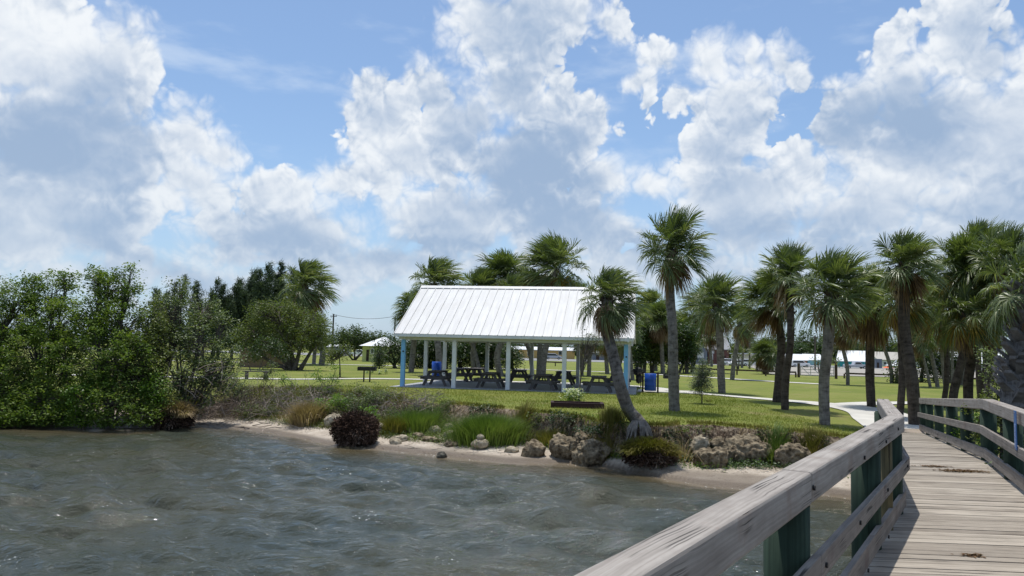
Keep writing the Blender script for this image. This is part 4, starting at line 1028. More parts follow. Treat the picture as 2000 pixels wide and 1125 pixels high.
def shrub(name, label, cat, base, blobs, mt, nsub, per, sr, L, W_, seed, group=None, stems=3, bark_='bark', stemr=.06, twigs=0.5, kind=None, shell=.55, fol='crown'):
    """blobs in world coordinates: (centre, (rx, ry, rz)); stems run from the base to the clumps"""
    rng = np.random.default_rng(seed); base = Vector(base)
    root = empty(name, base, label, cat, group)
    if kind: root['kind'] = kind
    allP = []; subs = []
    vol = [max(.05, b[1][0] * b[1][2]) ** 1.0 for b in blobs]; tv = sum(vol)
    for (c, r), v_ in zip(blobs, vol):
        P_, s_ = blob_points(rng, c, r, max(2, int(nsub * v_ / tv)), per, sr, shell); allP.append(P_); subs.append((c, s_))
    P_ = np.concatenate(allP) - np.array(base); zmin = -.05
    P_[:, 2] = np.maximum(P_[:, 2], rng.uniform(0.02, .25, len(P_)) - (base.z - .04 if name in ('mangrove_shrub', 'buttonwood_shrub') else 0))
    V, Fq = leaf_quads(P_, rng, L, W_)
    np_mesh(fol, V, Fq, M[mt], root)
    mb = MB(); rr = random.Random(seed)
    for c, s_ in subs:
        c = Vector(c) - base
        for q in range(stems if len(blobs) < 3 else 1):
            o_ = Vector((rr.uniform(-.15, .15), rr.uniform(-.15, .15), -.1)) * (1 if len(blobs) < 3 else 2)
            mid = o_.lerp(c, .5) + Vector((rr.uniform(-.2, .2), rr.uniform(-.2, .2), c.length * -.04))
            mb.tube([o_, o_.lerp(mid, .5), mid, mid.lerp(c, .6), c], [stemr, stemr * .85, stemr * .65, stemr * .5, stemr * .3], 6)
        pick = [s_[i] for i in rng.permutation(len(s_))[:max(2, int(len(s_) * twigs))]]
        for t_ in pick:
            t_ = Vector(t_) - base; m_ = c.lerp(t_, .5) + Vector((rr.uniform(-.1, .1), rr.uniform(-.1, .1), rr.uniform(-.1, .05))) * max(.3, (t_ - c).length)
            mb.tube([c.lerp(Vector((0, 0, 0)), rr.uniform(0, .35)), m_, t_], [stemr * .34, stemr * .22, stemr * .10], 4, cap=False)
    mb.build('branches' if stems > 1 else 'trunk', M[bark_], root, smooth=True)
    return root
def pxblob(px, py, rx, ry, D, dr=None, dy=0):
    c = at(px, py, D + dy); kx = D / 1500
    return (tuple(c), (rx * kx, (dr if dr else (rx * kx + ry * kx) * .45), ry * kx))

# mangrove thicket at the left
def thick(name, label, bpx, bpy_, D, bl, mt, dens, seed, **kw):
    b = at(bpx, bpy_, D); b.z = gz(b.x, b.y) - .05
    blobs = [pxblob(x, y, rx, ry, D, dy=q) for x, y, rx, ry, q in bl]
    A = sum(b_[1][0] * b_[1][2] * 3.14 for b_ in blobs)
    return shrub(name, label, 'shrub', b, blobs, mt, int(A * dens), kw.pop('per', 44), kw.pop('sr', .135), kw.pop('L', .105), kw.pop('W_', .062), seed, stems=kw.pop('stems', 2), **kw)
MG = 'mangrove shrubs along the left bank'
thick('mangrove_shrub', 'dark mangrove filling the far left edge of the bank', -40, 826, 30.0, [(-70, 640, 80, 90, .6), (-60, 740, 90, 90, 0), (10, 640, 60, 75, .5), (0, 750, 70, 75, -.6), (30, 590, 38, 48, .8), (-20, 790, 60, 45, -1.2), (10, 808, 55, 26, -1.7), (45, 815, 30, 18, -1.8)], 'mangrove', 26, 11, group=MG)
thick('mangrove_shrub', 'mangrove with double rounded top second from left edge', 90, 828, 30.2, [(100, 575, 42, 42, .8), (62, 560, 26, 28, 1), (110, 640, 60, 60, .2), (75, 700, 65, 70, -.3), (130, 720, 50, 70, -.6), (90, 780, 60, 42, -1.2), (130, 545, 18, 22, .9), (80, 808, 40, 24, -1.8), (125, 812, 36, 24, -1.8)], 'mangrove', 26, 12, group=MG)
thick('mangrove_shrub', 'tallest mangrove with ragged twigs above its top', 210, 830, 29.8, [(205, 560, 42, 42, .8), (245, 570, 28, 40, .8), (185, 620, 52, 45, .3), (240, 640, 55, 55, .2), (200, 700, 65, 65, -.4), (255, 720, 52, 65, -.6), (190, 545, 20, 26, 1), (255, 530, 14, 14, 1), (225, 785, 60, 40, -1.2), (230, 815, 40, 20, -1.6), (275, 812, 30, 20, -1.5)], 'mangrove', 26, 13, group=MG, twigs=.8)
thick('mangrove_shrub', 'low bright green mangrove bush hanging to the water', 170, 838, 28.6, [(165, 780, 34, 36, 0), (150, 815, 22, 22, -.2), (195, 760, 22, 22, 0)], 'bright', 34, 14, group=MG)
thick('buttonwood_shrub', 'grey green twiggy buttonwood at right end of the thicket', 360, 815, 30.6, [(330, 610, 50, 42, .8), (395, 605, 45, 36, .8), (350, 560, 26, 18, 1), (320, 670, 55, 50, .2), (390, 670, 50, 52, .2), (430, 650, 25, 42, .6), (350, 730, 62, 45, -.4), (415, 725, 35, 35, 0), (300, 770, 40, 40, -.6), (385, 760, 45, 30, -.2), (430, 735, 28, 34, .3), (450, 700, 18, 30, .6), (350, 795, 40, 20, -.8)], 'buttonwood', 19, 15, group=MG, per=34, twigs=1.5, stemr=.05)
thick('buttonwood_shrub', 'middle buttonwood between tallest mangrove and thicket end', 290, 822, 30.0, [(290, 640, 40, 50, .3), (280, 710, 45, 55, -.3), (320, 790, 35, 28, -.8), (265, 790, 45, 35, -.8)], 'olive', 22, 16, group=MG, twigs=1.2)
thick('mangrove_shrub', 'small bright leafy shoot beside the dark root mass', 305, 800, 29.0, [(303, 762, 24, 28, 0), (318, 785, 14, 14, -.1)], 'bright', 34, 17, group=MG)
# bare grey branches poking from the thicket
rb = random.Random(21); mb = MB(); bp = at(430, 760, 30.0); bp.z = gz(bp.x, bp.y)
for i in range(70):
    s0 = Vector((rb.uniform(-2.0, .5), rb.uniform(-.8, .8), rb.uniform(.1, 2.4))); d_ = Vector((rb.uniform(-.4, 1.0), rb.uniform(-.3, .3), rb.uniform(.0, .9))).normalized(); L_ = rb.uniform(.4, 1.3); p = s0; pts = [p]
    for q in range(4): d_ = (d_ + Vector((rb.uniform(-.35, .35), rb.uniform(-.3, .3), rb.uniform(-.35, .25)))).normalized(); p = p + d_ * L_ / 4; pts.append(p)
    mb.tube(pts, [.016, .013, .010, .007, .004], 4, cap=False)
bo = mb.build('bare_branches', M['twig']); bo.location = bp; tag(bo, 'bare pale grey branches sticking out of the thicket right side', 'branches', kind='stuff')

# ------------------------------------------------------------------ trees farther back
def tree(label, D, tr, bl, mt, dens, seed, L, W_, per=30, sr=.3, cat='tree', name='broadleaf_tree', group=None, bark_='bark', stemr=.14, shell=.5, twigs=.3, stems=1):
    b = at(tr[0], tr[1], D); b.z = gz(b.x, b.y)
    blobs = [pxblob(x, y, rx, ry, D, dy=q) for x, y, rx, ry, q in bl]
    A = sum(b_[1][0] * b_[1][2] * 3.14 for b_ in blobs)
    return shrub(name, label, cat, b, blobs, mt, int(A * dens), per, sr, L, W_, seed, group=group, stems=stems, bark_=bark_, stemr=stemr, shell=shell, twigs=twigs)
tree('wide windswept olive green tree left of the pavilion', 62, (578, 718), [(545, 620, 62, 28, 0), (600, 640, 42, 34, 0), (500, 650, 42, 30, 0), (560, 665, 60, 32, -.5), (620, 665, 22, 26, 0), (490, 680, 26, 24, 0), (540, 600, 40, 14, 0)], 'olive', 9, 31, .17, .09, 44, .30, stemr=.22)
tree('low dark scrub under the left side of wide olive tree', 58, (500, 722), [(480, 690, 22, 16, 0), (545, 690, 18, 16, 0), (520, 672, 26, 14, 0)], 'darkleaf', 9, 32, .15, .08, 40, .25, cat='shrub', name='scrub_bush', stemr=.05)
tree('round spreading tree beyond the wide grill', 112, (692, 700), [(690, 660, 34, 20, 0), (720, 668, 30, 18, 0), (665, 668, 22, 18, 0), (735, 662, 18, 16, 0)], 'fartree', 4.5, 33, .30, .17, 40, .5)
tree('dark bush right of the yellow green house', 74, (772, 712), [(762, 682, 24, 26, 0), (785, 690, 22, 22, 0), (745, 690, 14, 20, 0)], 'darkleaf', 9, 34, .18, .10, 44, .3, cat='shrub', name='bush')
HG = 'dark bushes in a row behind the pavilion'
for i, (x, y, rx, ry, D) in enumerate([(810, 690, 22, 26, 76), (842, 688, 20, 28, 77), (872, 690, 20, 26, 76), (900, 692, 20, 24, 78), (930, 690, 22, 26, 79), (962, 690, 22, 28, 78), (1000, 700, 18, 20, 76)]):
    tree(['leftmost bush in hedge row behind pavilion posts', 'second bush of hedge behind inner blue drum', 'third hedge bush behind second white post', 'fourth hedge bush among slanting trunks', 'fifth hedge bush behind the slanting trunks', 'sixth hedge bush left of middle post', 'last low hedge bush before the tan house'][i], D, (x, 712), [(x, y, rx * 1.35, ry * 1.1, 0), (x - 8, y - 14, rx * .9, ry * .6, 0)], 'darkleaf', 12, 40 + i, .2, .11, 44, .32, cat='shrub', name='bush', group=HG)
for i, (x, y, rx, ry, D, mt) in enumerate([(1246, 680, 14, 40, 78, 'darkleaf'), (1275, 670, 24, 44, 80, 'olive'), (1305, 670, 24, 46, 82, 'darkleaf'), (1340, 680, 20, 40, 80, 'darkleaf'), (1390, 640, 0.1, 0.1, 90, 'olive')][:4]):
    tree(['dark tree behind the right gable', 'olive leafed tree above blue drum', 'dark tree behind the tallest palm', 'dark tree right of the tallest palm'][i], D, (x, 716), [(x, y, rx, ry, 0), (x + 6, y - 26, rx * .7, ry * .5, 0), (x - 4, y + 12, rx, ry * .5, 0)], mt, 10, 50 + i, .24, .13, 44, .4, group='leafy trees behind the palms')
for i, (x, y, rx, ry, D) in enumerate([(1802, 715, 16, 34, 70), (1826, 712, 18, 36, 71), (1850, 712, 16, 36, 70), (1872, 725, 14, 24, 70), (1755, 732, 12, 14, 66)]):
    tree(['leftmost dark bush of far right hedge', 'second dark bush of far right hedge', 'third dark bush of far right hedge', 'lowest dark bush at right end of far hedge', 'small yellow green bush at foot of thin leaning palm'][i], D, (x, 752), [(x, y, rx, ry, 0), (x, y - 20, rx * .7, ry * .5, 0)], 'darkleaf' if i < 4 else 'olive', 12, 60 + i, .2, .11, 44, .32, cat='shrub', name='bush', group='bushes of the far right hedge')
# casuarinas: feathery dark plumes
def casuarina(label, px, top, wpx, D, seed, mt='pine', dens=1.0):
    rng = np.random.default_rng(seed); b = at(px, 700, D); b.z = gz(b.x, b.y); tp = at(px, top, D); H_ = tp.z - b.z; Wd = wpx * D / 1500 * .95
    root = empty('casuarina_tree', b, label, 'tree', 'dark feathery trees behind the thicket')
    MB().tube([(0, 0, -.1), (.1, 0, H_ * .4), (.0, 0, H_ * .62), (0.05, 0, H_ * .8)], [.2, .15, .08, .03], 7).build('trunk', M['bark'], root, smooth=True)
    C = []
    nlead = 6 if dens > .8 else 3
    for q in range(nlead):
        ox, oy = rng.uniform(-.62, .62) * Wd, rng.uniform(-.6, .6) * Wd; hh = H_ * (1.0 if q == 0 else rng.uniform(.66, .97)); ln = rng.uniform(.0, .12); n = int(62 * dens)
        if q == 0: ox *= .4
        for i in range(n):
            f = .18 + .82 * (i + .5) / n; r_ = (.40 + Wd * .85 * (1 - f) ** .9) * rng.uniform(.5, 1.2); a = rng.random() * 6.28
            s_ = np.array([ox * min(1, f * 2) + ln * hh * f * f, oy, hh * f]); e = s_ + np.array([math.cos(a) * r_ + .15, math.sin(a) * r_, r_ * rng.uniform(.4, 1.0)])
            m_ = 42; t = rng.random(m_)[:, None]; C.append(s_ + (e - s_) * t + rng.normal(0, .13, (m_, 3)))
    C = np.concatenate(C); n = len(C); u = np.stack([rng.normal(.3, .5, n), rng.normal(0, .5, n), rng.normal(.1, .6, n)], 1); u /= np.linalg.norm(u, axis=1, keepdims=True)
    w = np.cross(u, rng.normal(0, 1, (n, 3))); w /= np.linalg.norm(w, axis=1, keepdims=True); l = rng.uniform(.25, .6, n)[:, None]
    V = np.stack([C - w * .035, C + w * .035, C + u * l + w * .012, C + u * l - w * .012], 1).reshape(-1, 3)
    np_mesh('crown', V, np.arange(4 * n).reshape(n, 4), M[mt], root)
for i, (x, t_, w_, D) in enumerate([(452, 548, 40, 100), (478, 528, 42, 104), (508, 520, 44, 100), (538, 516, 44, 104), (566, 528, 34, 100), (425, 560, 30, 98), (395, 545, 22, 96), (365, 552, 20, 96), (340, 540, 18, 98), (318, 556, 18, 96), (298, 566, 18, 98)]):
    casuarina(['feathery dark tree with slim top left in its row', 'feathery dark tree second in dense row', 'feathery dark tree in middle of dense row', 'highest feathery dark tree of the row', 'feathery dark tree touching the windblown palm', 'feathery tree just right of buttonwood top', 'slim feathery tip above the buttonwood', 'small plume behind the buttonwood', 'thin plume with pointed top left of buttonwood', 'thin low plume behind the middle buttonwood', 'leftmost thin plume right of tallest mangrove'][i], x, t_, w_, D, 70 + i, dens=1.0 if i < 6 else .55)
# far wood: separate small trees in a line beyond the buildings, two shared kinds
random.seed(12)
protos = []
for kx in range(3):
    r0 = tree('x', 300, (1000, 690), [(1000, 676, 20, 10, 0), (1012 - 14 * kx, 671, 12, 9, 0), (988, 680, 12, 8, 0), (1010, 683, 14, 7, 0), (1004 - 5 * kx, 663 - 3 * kx, 9, 7, 0)], 'fartree' if kx != 1 else 'darkleaf', 1.0, 80 + kx, .75, .42, 44, 1.0, group='trees in the far wood', stemr=.2)
    protos.append(r0)
used = [False] * 3; fi = 0
def far_label(px):
    for lim, w in ((0, 'left of the picture edge mangroves'), (140, 'behind the leftmost mangroves'), (290, 'behind the tallest mangrove'), (440, 'behind the grey green buttonwood'), (560, 'behind the wide olive tree'), (650, 'beyond the left utility pole'), (760, 'around the yellow green house'), (900, 'beyond the left end of pavilion'), (1000, 'seen past the second pavilion bay'),
                   (1100, 'beyond the mustard tan house'), (1200, 'beyond the leaning palm'), (1300, 'beyond the blue drum'), (1395, 'behind the tallest palm'), (1450, 'above the brick building'), (1500, 'above the cream building'), (1545, 'above the lattice fence'), (1600, 'above the long pink building'), (1650, 'left above the teal building'), (1700, 'right above the teal building'), (1765, 'above the white tent'), (1900, 'beyond the far right hedge'), (1960, 'above the far white building'), (9999, 'beyond the right picture edge palms')):
        if px < lim: return 'distant green tree of the low far wood ' + w
spots = []
for px in list(range(1395, 1760, 13)): spots.append((px, 300 + random.uniform(-20, 40), random.uniform(.8, 1.45)))
for px in list(range(450, 760, 22)) + list(range(1880, 2060, 22)) + list(range(830, 1330, 30)) + list(range(-60, 420, 60)): spots.append((px, 305 + random.uniform(-20, 40), random.uniform(.7, 1.05)))
for (px, D, s_) in spots:
    kx = fi % 3
    r0 = protos[kx] if not used[kx] else copy_tree(protos[kx]); used[kx] = True
    p = at(px, 690, D); r0.location = (p.x, D, .5); r0.scale = (random.uniform(.9, 1.5), s_, s_); r0.rotation_euler = (0, 0, random.uniform(-.6, .6)); r0['label'] = far_label(px); fi += 1
tree('tall round crowned tree above the far wood', 285, (1587, 700), [(1587, 668, 11, 9, 0), (1580, 674, 9, 7, 0)], 'fartree', 1.2, 91, .6, .35, 40, .7)
tree('tall dark tree in far wood behind pink building', 285, (1560, 700), [(1560, 674, 10, 9, 0), (1552, 682, 8, 8, 0)], 'darkleaf', 1.2, 92, .6, .35, 40, .7)
tree('leafy bush between gate and teal building', 100, (1630, 724), [(1632, 708, 9, 9, 0)], 'olive', 6, 93, .2, .11, 40, .3, cat='shrub', name='bush')
tree('pale green bush before the blue end of the long building', 100, (1600, 722), [(1598, 706, 12, 8, 0)], 'buttonwood', 6, 94, .2, .11, 40, .3, cat='shrub', name='bush')
tree('dark leafy tree before the cream building', 118, (1441, 712), [(1440, 690, 12, 12, 0), (1436, 682, 8, 8, 0)], 'olive', 5, 95, .26, .14, 40, .35)
tree('broad dark trees left of the lattice fence', 120, (1352, 708), [(1350, 690, 12, 14, 0)], 'darkleaf', 5, 96, .26, .14, 40, .35)

# saplings on the lawn
def sapling(label, px, py, pts, bl, mt, seed, z=1.2, dens=30, per=16, sr=.10, L=.07, W_=.03, r0=.03, name='young_tree', D=None):
    b = onz(px, py, z) if D is None else at(px, py, D); D = b.y; b.z = gz(b.x, b.y) if D is None else z
    root = empty(name, b, label, 'young tree'); b = root.location.copy()
    pp = [Vector((0, 0, -.05))] + [at(x, y, D) - b for x, y in pts]
    MB().tube(pp, [r0 * (1 - .65 * i / (len(pp) - 1)) for i in range(len(pp))], 7).build('trunk', M['bark'], root, smooth=True)
    rng = np.random.default_rng(seed); al = []; mbt = MB()
    for x, y, rx, ry in bl:
        c, r = pxblob(x, y, rx, ry, D); A = r[0] * r[2] * 3.14
        P_, s_ = blob_points(rng, c, r, max(3, int(A * dens)), per, sr, .3); al.append(P_ - np.array(b))
        for t_ in s_:
            o_ = pp[-1].lerp(pp[max(1, len(pp) // 2)], rng.random()); mbt.tube([o_, (o_ + Vector(t_) - b) / 2 + Vector((0, 0, -.03)), Vector(t_) - b], [r0 * .3, r0 * .2, r0 * .1], 4, cap=False)
    V, Fq = leaf_quads(np.concatenate(al), rng, L, W_); np_mesh('crown', V, Fq, M[mt], root); mbt.build('branches', M['bark'], root)
    return root
sapling('silvery leaved sapling on lawn right of the tallest palm', 1371, 791, [(1371, 770), (1370, 750), (1371, 720)], [(1371, 742, 22, 26), (1375, 720, 14, 20), (1362, 760, 16, 14)], 'silver', 5, dens=110, per=30)
sapling('bare thin leaning sapling growing from the planter box', 1131, 792, [(1131, 770), (1134, 740), (1141, 700), (1147, 670)], [(1147, 665, 20, 14), (1165, 660, 18, 14), (1150, 648, 16, 8)], 'silver', 6, z=1.2, dens=60, per=9, sr=.07, L=.07, W_=.035, r0=.042)
sapling('young tree with dark mulch ring left of the wide grill', 664, 738, [(664, 720), (663, 700), (661, 690)], [(650, 690, 16, 12), (672, 684, 14, 14), (645, 705, 9, 7)], 'olive', 7, dens=50, per=18, sr=.18, L=.13, W_=.07, r0=.06)
sapling('dark young tree rising behind the flower pots', 741, 731, [(741, 715), (741, 700), (740, 690)], [(741, 695, 11, 16), (738, 714, 9, 9)], 'darkleaf', 8, dens=50, per=20, sr=.18, L=.13, W_=.07, r0=.05)
mu = MB().tube([(0, 0, 0), (0, 0, .05)], [.75, .45], 18).build('mulch_ring', plain('brown_mulch', (.10, .06, .035), .95, .1, .4)); p = onz(664, 739, 1.2); mu.location = p; tag(mu, 'brown mulch ring round the foot of young tree', 'mulch')

def flowers(label, px, py, wpx, hpx, n, seed, z=1.2, stem='bright', fl=.035, root=None, dz=0):
    rng = np.random.default_rng(seed); p = onz(px, py, z); k_ = p.y / 1500; root = empty('flower_clump', p, label, 'flowers')
    root.location.z += dz
    P_ = np.stack([rng.normal(0, wpx * k_ * .3, n * 5), rng.normal(0, .12, n * 5), np.abs(rng.normal(.4, .28, n * 5)) * hpx * k_], 1)
    V, Fq = leaf_quads(P_, rng, .07, .03); np_mesh('leaves', V, Fq, M[stem], root)
    P_ = np.stack([rng.normal(0, wpx * k_ * .28, n), rng.normal(0, .12, n) - .1, rng.uniform(.35, 1.05, n) * hpx * k_], 1)
    V, Fq = leaf_quads(P_, rng, fl, fl); np_mesh('petals', V, Fq, M['flower'], root)['kind'] = 'stuff'
flowers('white flowering plant in left half of the planter box', 1118, 792, 34, 28, 260, 3, fl=.075, dz=.08)
for i, (x, y, lb) in enumerate([(717, 730, 'leftmost white flower pot behind the wide grill'), (727, 730, 'second white flower pot right of the grill post'), (742, 731, 'white flower pot at foot of dark young tree'), (754, 730, 'rightmost white flower pot on the lawn')]):
    flowers(lb, x, y, 5, 9, 26, 20 + i, z=1.25, fl=.11)
# small rusty weed by the sapling
p = onz(1383, 788, 1.2); mb = MB()
for i in range(6): mb.tube([(0, 0, 0), (.03 * (i - 2.5), 0, .10), (.07 * (i - 2.5), .0, .16 + .02 * (i % 3))], [.012, .010, .004], 5)
wd = mb.build('weed_stalk', M['deadfrond']); wd.location = p; tag(wd, 'small brown weed stalk right of silvery sapling', 'weed')
# understorey shrub along the landward railing
for i, (px, py, D, bl, mt, lb) in enumerate([(1950, 880, 14.5, [(1925, 800, 34, 36, .3), (1955, 780, 30, 34, .5), (1975, 850, 36, 50, 0), (1940, 870, 34, 40, 0)], 'olive', 'leafy shrub against right railing below the booted palm'),
        (1990, 940, 12.2, [(2000, 900, 40, 50, 0), (1975, 930, 30, 36, 0), (2040, 860, 40, 60, .3)], 'darkleaf', 'dark shrub beyond rail at the right picture edge'), (1890, 860, 17.5, [(1900, 835, 26, 28, 0), (1925, 860, 26, 26, 0), (1880, 850, 14, 14, 0)], 'bright', 'low green shrub seen between rails of right railing'),
        (1935, 745, 16.0, [(1932, 725, 22, 16, 0), (1948, 700, 20, 16, .3), (1925, 690, 16, 10, .3)], 'buttonwood', 'small tree with grey green leaves in front of dark upright palm')]):
    b = at(px, py, D); b.z = gz(b.x, b.y) if i != 3 else gz(b.x, b.y)
    if i == 3: b = Vector((at(1940, 745, 16.0).x, 16.0, gz(at(1940, 745, 16.0).x, 16.0)))
    bb = [pxblob(x, y, rx, ry, D, dy=q) for x, y, rx, ry, q in bl]; A = sum(q[1][0] * q[1][2] * 3.14 for q in bb)
    shrub('leafy_shrub', lb, 'shrub', b, bb, mt, int(A * 70), 26, .07, .065, .038, 300 + i, stems=2, stemr=.03, twigs=.7)

# ------------------------------------------------------------------ shore: rocks, root balls, grasses, dead brush
def boulder(mb, sx, sy, sz, n, seed):
    """blocky weathered boulder: squared-off ball, broad noise facets, eaten-out hollows"""
    bm = bmesh.new(); bmesh.ops.create_icosphere(bm, subdivisions=n, radius=1); V = []; o_ = Vector((seed * 3.1, seed * 1.7, seed * .9))
    for v in bm.verts:
        q = v.co; p_ = Vector([math.copysign(abs(c) ** .88, c) for c in q])
        d = 1 + .32 * mnoise.noise(q * 1.2 + o_) + .11 * mnoise.noise(q * 3.1 + o_) + .09 * mnoise.fractal(q * 6.5 + o_, .8, 2.1, 4)
        h = mnoise.noise(q * 2.4 - o_); d -= .30 * max(0, h - .18) ; c2 = mnoise.cell_vector(q * 2.0 + o_)
        d += .05 * (c2.x - .5)
        V.append((p_.x * d * sx, p_.y * d * sy, max(-.62, p_.z) * d * sz))
    Fs = [tuple(v.index for v in f.verts) for f in bm.faces]; bm.free(); mb.add(V, Fs)
def rock(label, px, py, wpx, hpx, mt='rock', seed=0, n=4, group='rocks along the bank', name='shore_rock', z=None):
    p = onland(px, py) if z is None else onz(px, py, z); k_ = p.y / 1500; rx = wpx * k_ / 2; rz = hpx * k_ * .60
    mb = MB(); boulder(mb, rx * .95, rx * .75, rz, n + (1 if wpx > 50 else 0), seed)
    o = mb.build(name, M[mt], smooth=True); o.location = (p.x, p.y + rx * .42, p.z + rz * .36); o.rotation_euler = (math.sin(seed) * .2, 0, math.sin(seed * 2.7) * .5)
    if wpx > 30:
        tx = o.modifiers.new('pits', 'DISPLACE'); t = bpy.data.textures.get('pits') or bpy.data.textures.new('pits', 'VORONOI'); t.noise_scale = .14
        tx.texture = t; tx.strength = .05; tx.mid_level = .4; tx.texture_coords = 'LOCAL'
    return tag(o, label, 'rock', group)
RK = [('round grey rock left of the big pair', 1043, 892, 46, 36, 'rock'), ('left boulder of the big touching pair', 1106, 896, 62, 54, 'rock'), ('right larger boulder of the big touching pair', 1162, 906, 84, 56, 'rock'),
      ('small rock tucked behind the big pair', 1142, 866, 40, 26, 'rock'), ('pale low rock left of pitted boulder', 1368, 882, 46, 34, 'palerock'), ('rounded boulder before the widest pitted one', 1393, 913, 66, 46, 'rock'), ('widest deeply pitted boulder near the bank', 1470, 903, 92, 62, 'rock'),
      ('small ledge rock on top behind rounded boulder', 1404, 878, 36, 26, 'rock'), ('rightmost boulder half hidden by the top rail', 1552, 912, 62, 52, 'rock'),
      ('pale block behind the dark root ball', 650, 832, 38, 28, 'palerock'), ('buff rock right of the dark root ball', 738, 848, 26, 26, 'palerock'), ('pale rounded stone stacked above another in grass', 875, 840, 20, 16, 'palerock'), ('pale stone below the stacked one', 878, 856, 26, 18, 'palerock'),
      ('orange tinged rock left of stacked stones', 848, 848, 26, 20, 'palerock'), ('grey brown rock at edge of the grass', 797, 850, 22, 18, 'rock'), ('flat mossy rock on the sand', 817, 856, 26, 12, 'rock'), ('low ledge of pale stone on the beach', 780, 862, 40, 12, 'palerock'),
      ('dark flat ledge stone on the beach', 840, 862, 46, 9, 'rock'), ('flat brown slab near the water edge', 882, 872, 34, 10, 'rock'), ('small pale stone beside the stacked ones', 772, 868, 22, 12, 'palerock'), ('low stones left of round grey rock', 1000, 884, 30, 14, 'palerock')]
for i, (lb, px, py, w_, h_, mt) in enumerate(RK): rock(lb, px, py, w_, h_, mt, i + 1, n=4 if w_ > 30 else 3)
# squared pale stone with a round pebble on it
p = onland(938, 877); k_ = p.y / 1500
sq = MB(); lump(sq, (0, 0, .16), .30, 3, .22, (1.0, .75, .55), 31, 1.0); o = sq.build('block_stone', M['palerock'], smooth=True); o.location = p; tag(o, 'squared pale stone with a round pebble on it at the water edge', 'rock')
sq = MB(); lump(sq, (0, 0, 0), .13, 3, .12, (1, 1, .7), 33, 1.0); o2 = sq.build('round_stone', M['palerock'], smooth=True); o2.location = (p.x, p.y, p.z + .37); tag(o2, 'round pale pebble lying on the squared stone', 'rock')
rock('small black weedy rock awash in the water', 862, 893, 20, 12, 'wetrock', 41, group='rocks awash in the shallows', z=0.0, n=3)
rock('smaller foamy rock awash nearer the beach', 831, 877, 20, 8, 'wetrock', 42, group='rocks awash in the shallows', z=0.0, n=3)

def rootball(label, px, py, rx, ry, seed, n=2600, grassy=False, stub=.18, z=None, mt='root'):
    p = onland(px, py); k_ = p.y / 1500; a, c = rx * k_, ry * k_
    root = empty('root_ball', p, label, 'root ball'); rng = np.random.default_rng(seed)
    mb = MB(); lump(mb, (0, 0, c * .80), 1, 4, .35, (a * .74, a * .66, c * .80), seed, 1.4); mb.build('soil_core', plain('dark_rooty_soil', (.028, .018, .014), .95, .1, .4, scale=9), root, smooth=True)
    d = rng.normal(0, 1, (n, 3)); d /= np.linalg.norm(d, axis=1, keepdims=True); d = d[d[:, 2] > -.75]; n = len(d)
    wob = (1 + .36 * (vnoise(d[:, 0] * 1.6 + seed, d[:, 2] * 1.6 + d[:, 1], seed) - .45))[:, None]; C = d * wob * np.array([a * .84, a * .74, c * .86]) + np.array([0, 0, c * .90]); u = d + rng.normal(0, .45, (n, 3)) + np.array([0, 0, -.25]); u /= np.linalg.norm(u, axis=1, keepdims=True)
    w = np.cross(u, rng.normal(0, 1, (n, 3))); w /= np.linalg.norm(w, axis=1, keepdims=True); l = (rng.uniform(.4, 1.2, n) * stub)[:, None]
    w1 = .010
    m_ = C + u * l * .55 + rng.normal(0, .02, (n, 3))
    V = np.stack([C - w * w1, C + w * w1, m_ + w * w1 * .8, m_ - w * w1 * .8, C + u * l + rng.normal(0, .03, (n, 3)) + w * .003, C + u * l + w * -.003], 1).reshape(-1, 3)
    b = np.arange(n)[:, None] * 6
    Fq = np.concatenate([b + np.array([[0, 1, 2, 3]]), b + np.array([[3, 2, 4, 5]])])
    V[:, 2] = np.maximum(V[:, 2], -.1); np_mesh('roots', V, Fq, M[mt], root)
    if grassy:
        G = []; 
        blades(root, 'grass_top', 'straw' if grassy == 'straw' else 'olivegrass', rng, 5200, lambda m: (np.stack([np.clip(rng.normal(0, a * .50, m), -a * .95, a * .95), rng.uniform(-a * .78, a * .5, m)], 1)), lambda q: c * (.92 + .80 * np.sqrt(np.clip(1 - (q[:, 0] / a) ** 2 * .9 - (q[:, 1] / a) ** 2 * 1.3, .02, 1))) - .05, .26 * (c / .4), .009, out=1.1)
    return root
def blades(root, name, mt, rng, n, xyf, zf, L, w, out=.5, lean=(0, 0), kind=None, world=None):
    xy = xyf(n); z = zf(xy); C = np.stack([xy[:, 0], xy[:, 1], z], 1)
    rad = np.stack([xy[:, 0], xy[:, 1]], 1); rn = np.linalg.norm(rad, axis=1, keepdims=True) + 1e-6
    di = rad / max(1e-6, float(np.median(rn))) * out * .6 + rng.normal(0, .35, (n, 2)) * out + np.array(lean)
    l = (L * rng.uniform(.5, 1.15, n))[:, None]
    up = np.array([[0, 0, 1.0]]); h3 = np.concatenate([di, np.zeros((n, 1))], 1)
    p1 = C + (up * .55 + h3 * .25) * l; p2 = C + (up * .92 + h3 * .75) * l - up * (np.linalg.norm(h3, axis=1, keepdims=True) ** 2 * .20 * l)
    s_ = np.cross(h3 + rng.normal(0, .3, (n, 3)), up); s_ /= np.linalg.norm(s_, axis=1, keepdims=True) + 1e-9
    V = np.stack([C - s_ * w, C + s_ * w, p1 + s_ * w * .8, p1 - s_ * w * .8, p2 + s_ * w * .15, p2 - s_ * w * .15], 1).reshape(-1, 3)
    b = np.arange(n)[:, None] * 6; Fq = np.concatenate([b + np.array([[0, 1, 2, 3]]), b + np.array([[3, 2, 4, 5]])])
    o = np_mesh(name, V, Fq, M[mt], root)
    if kind: tag(o, kind=kind)
    return o
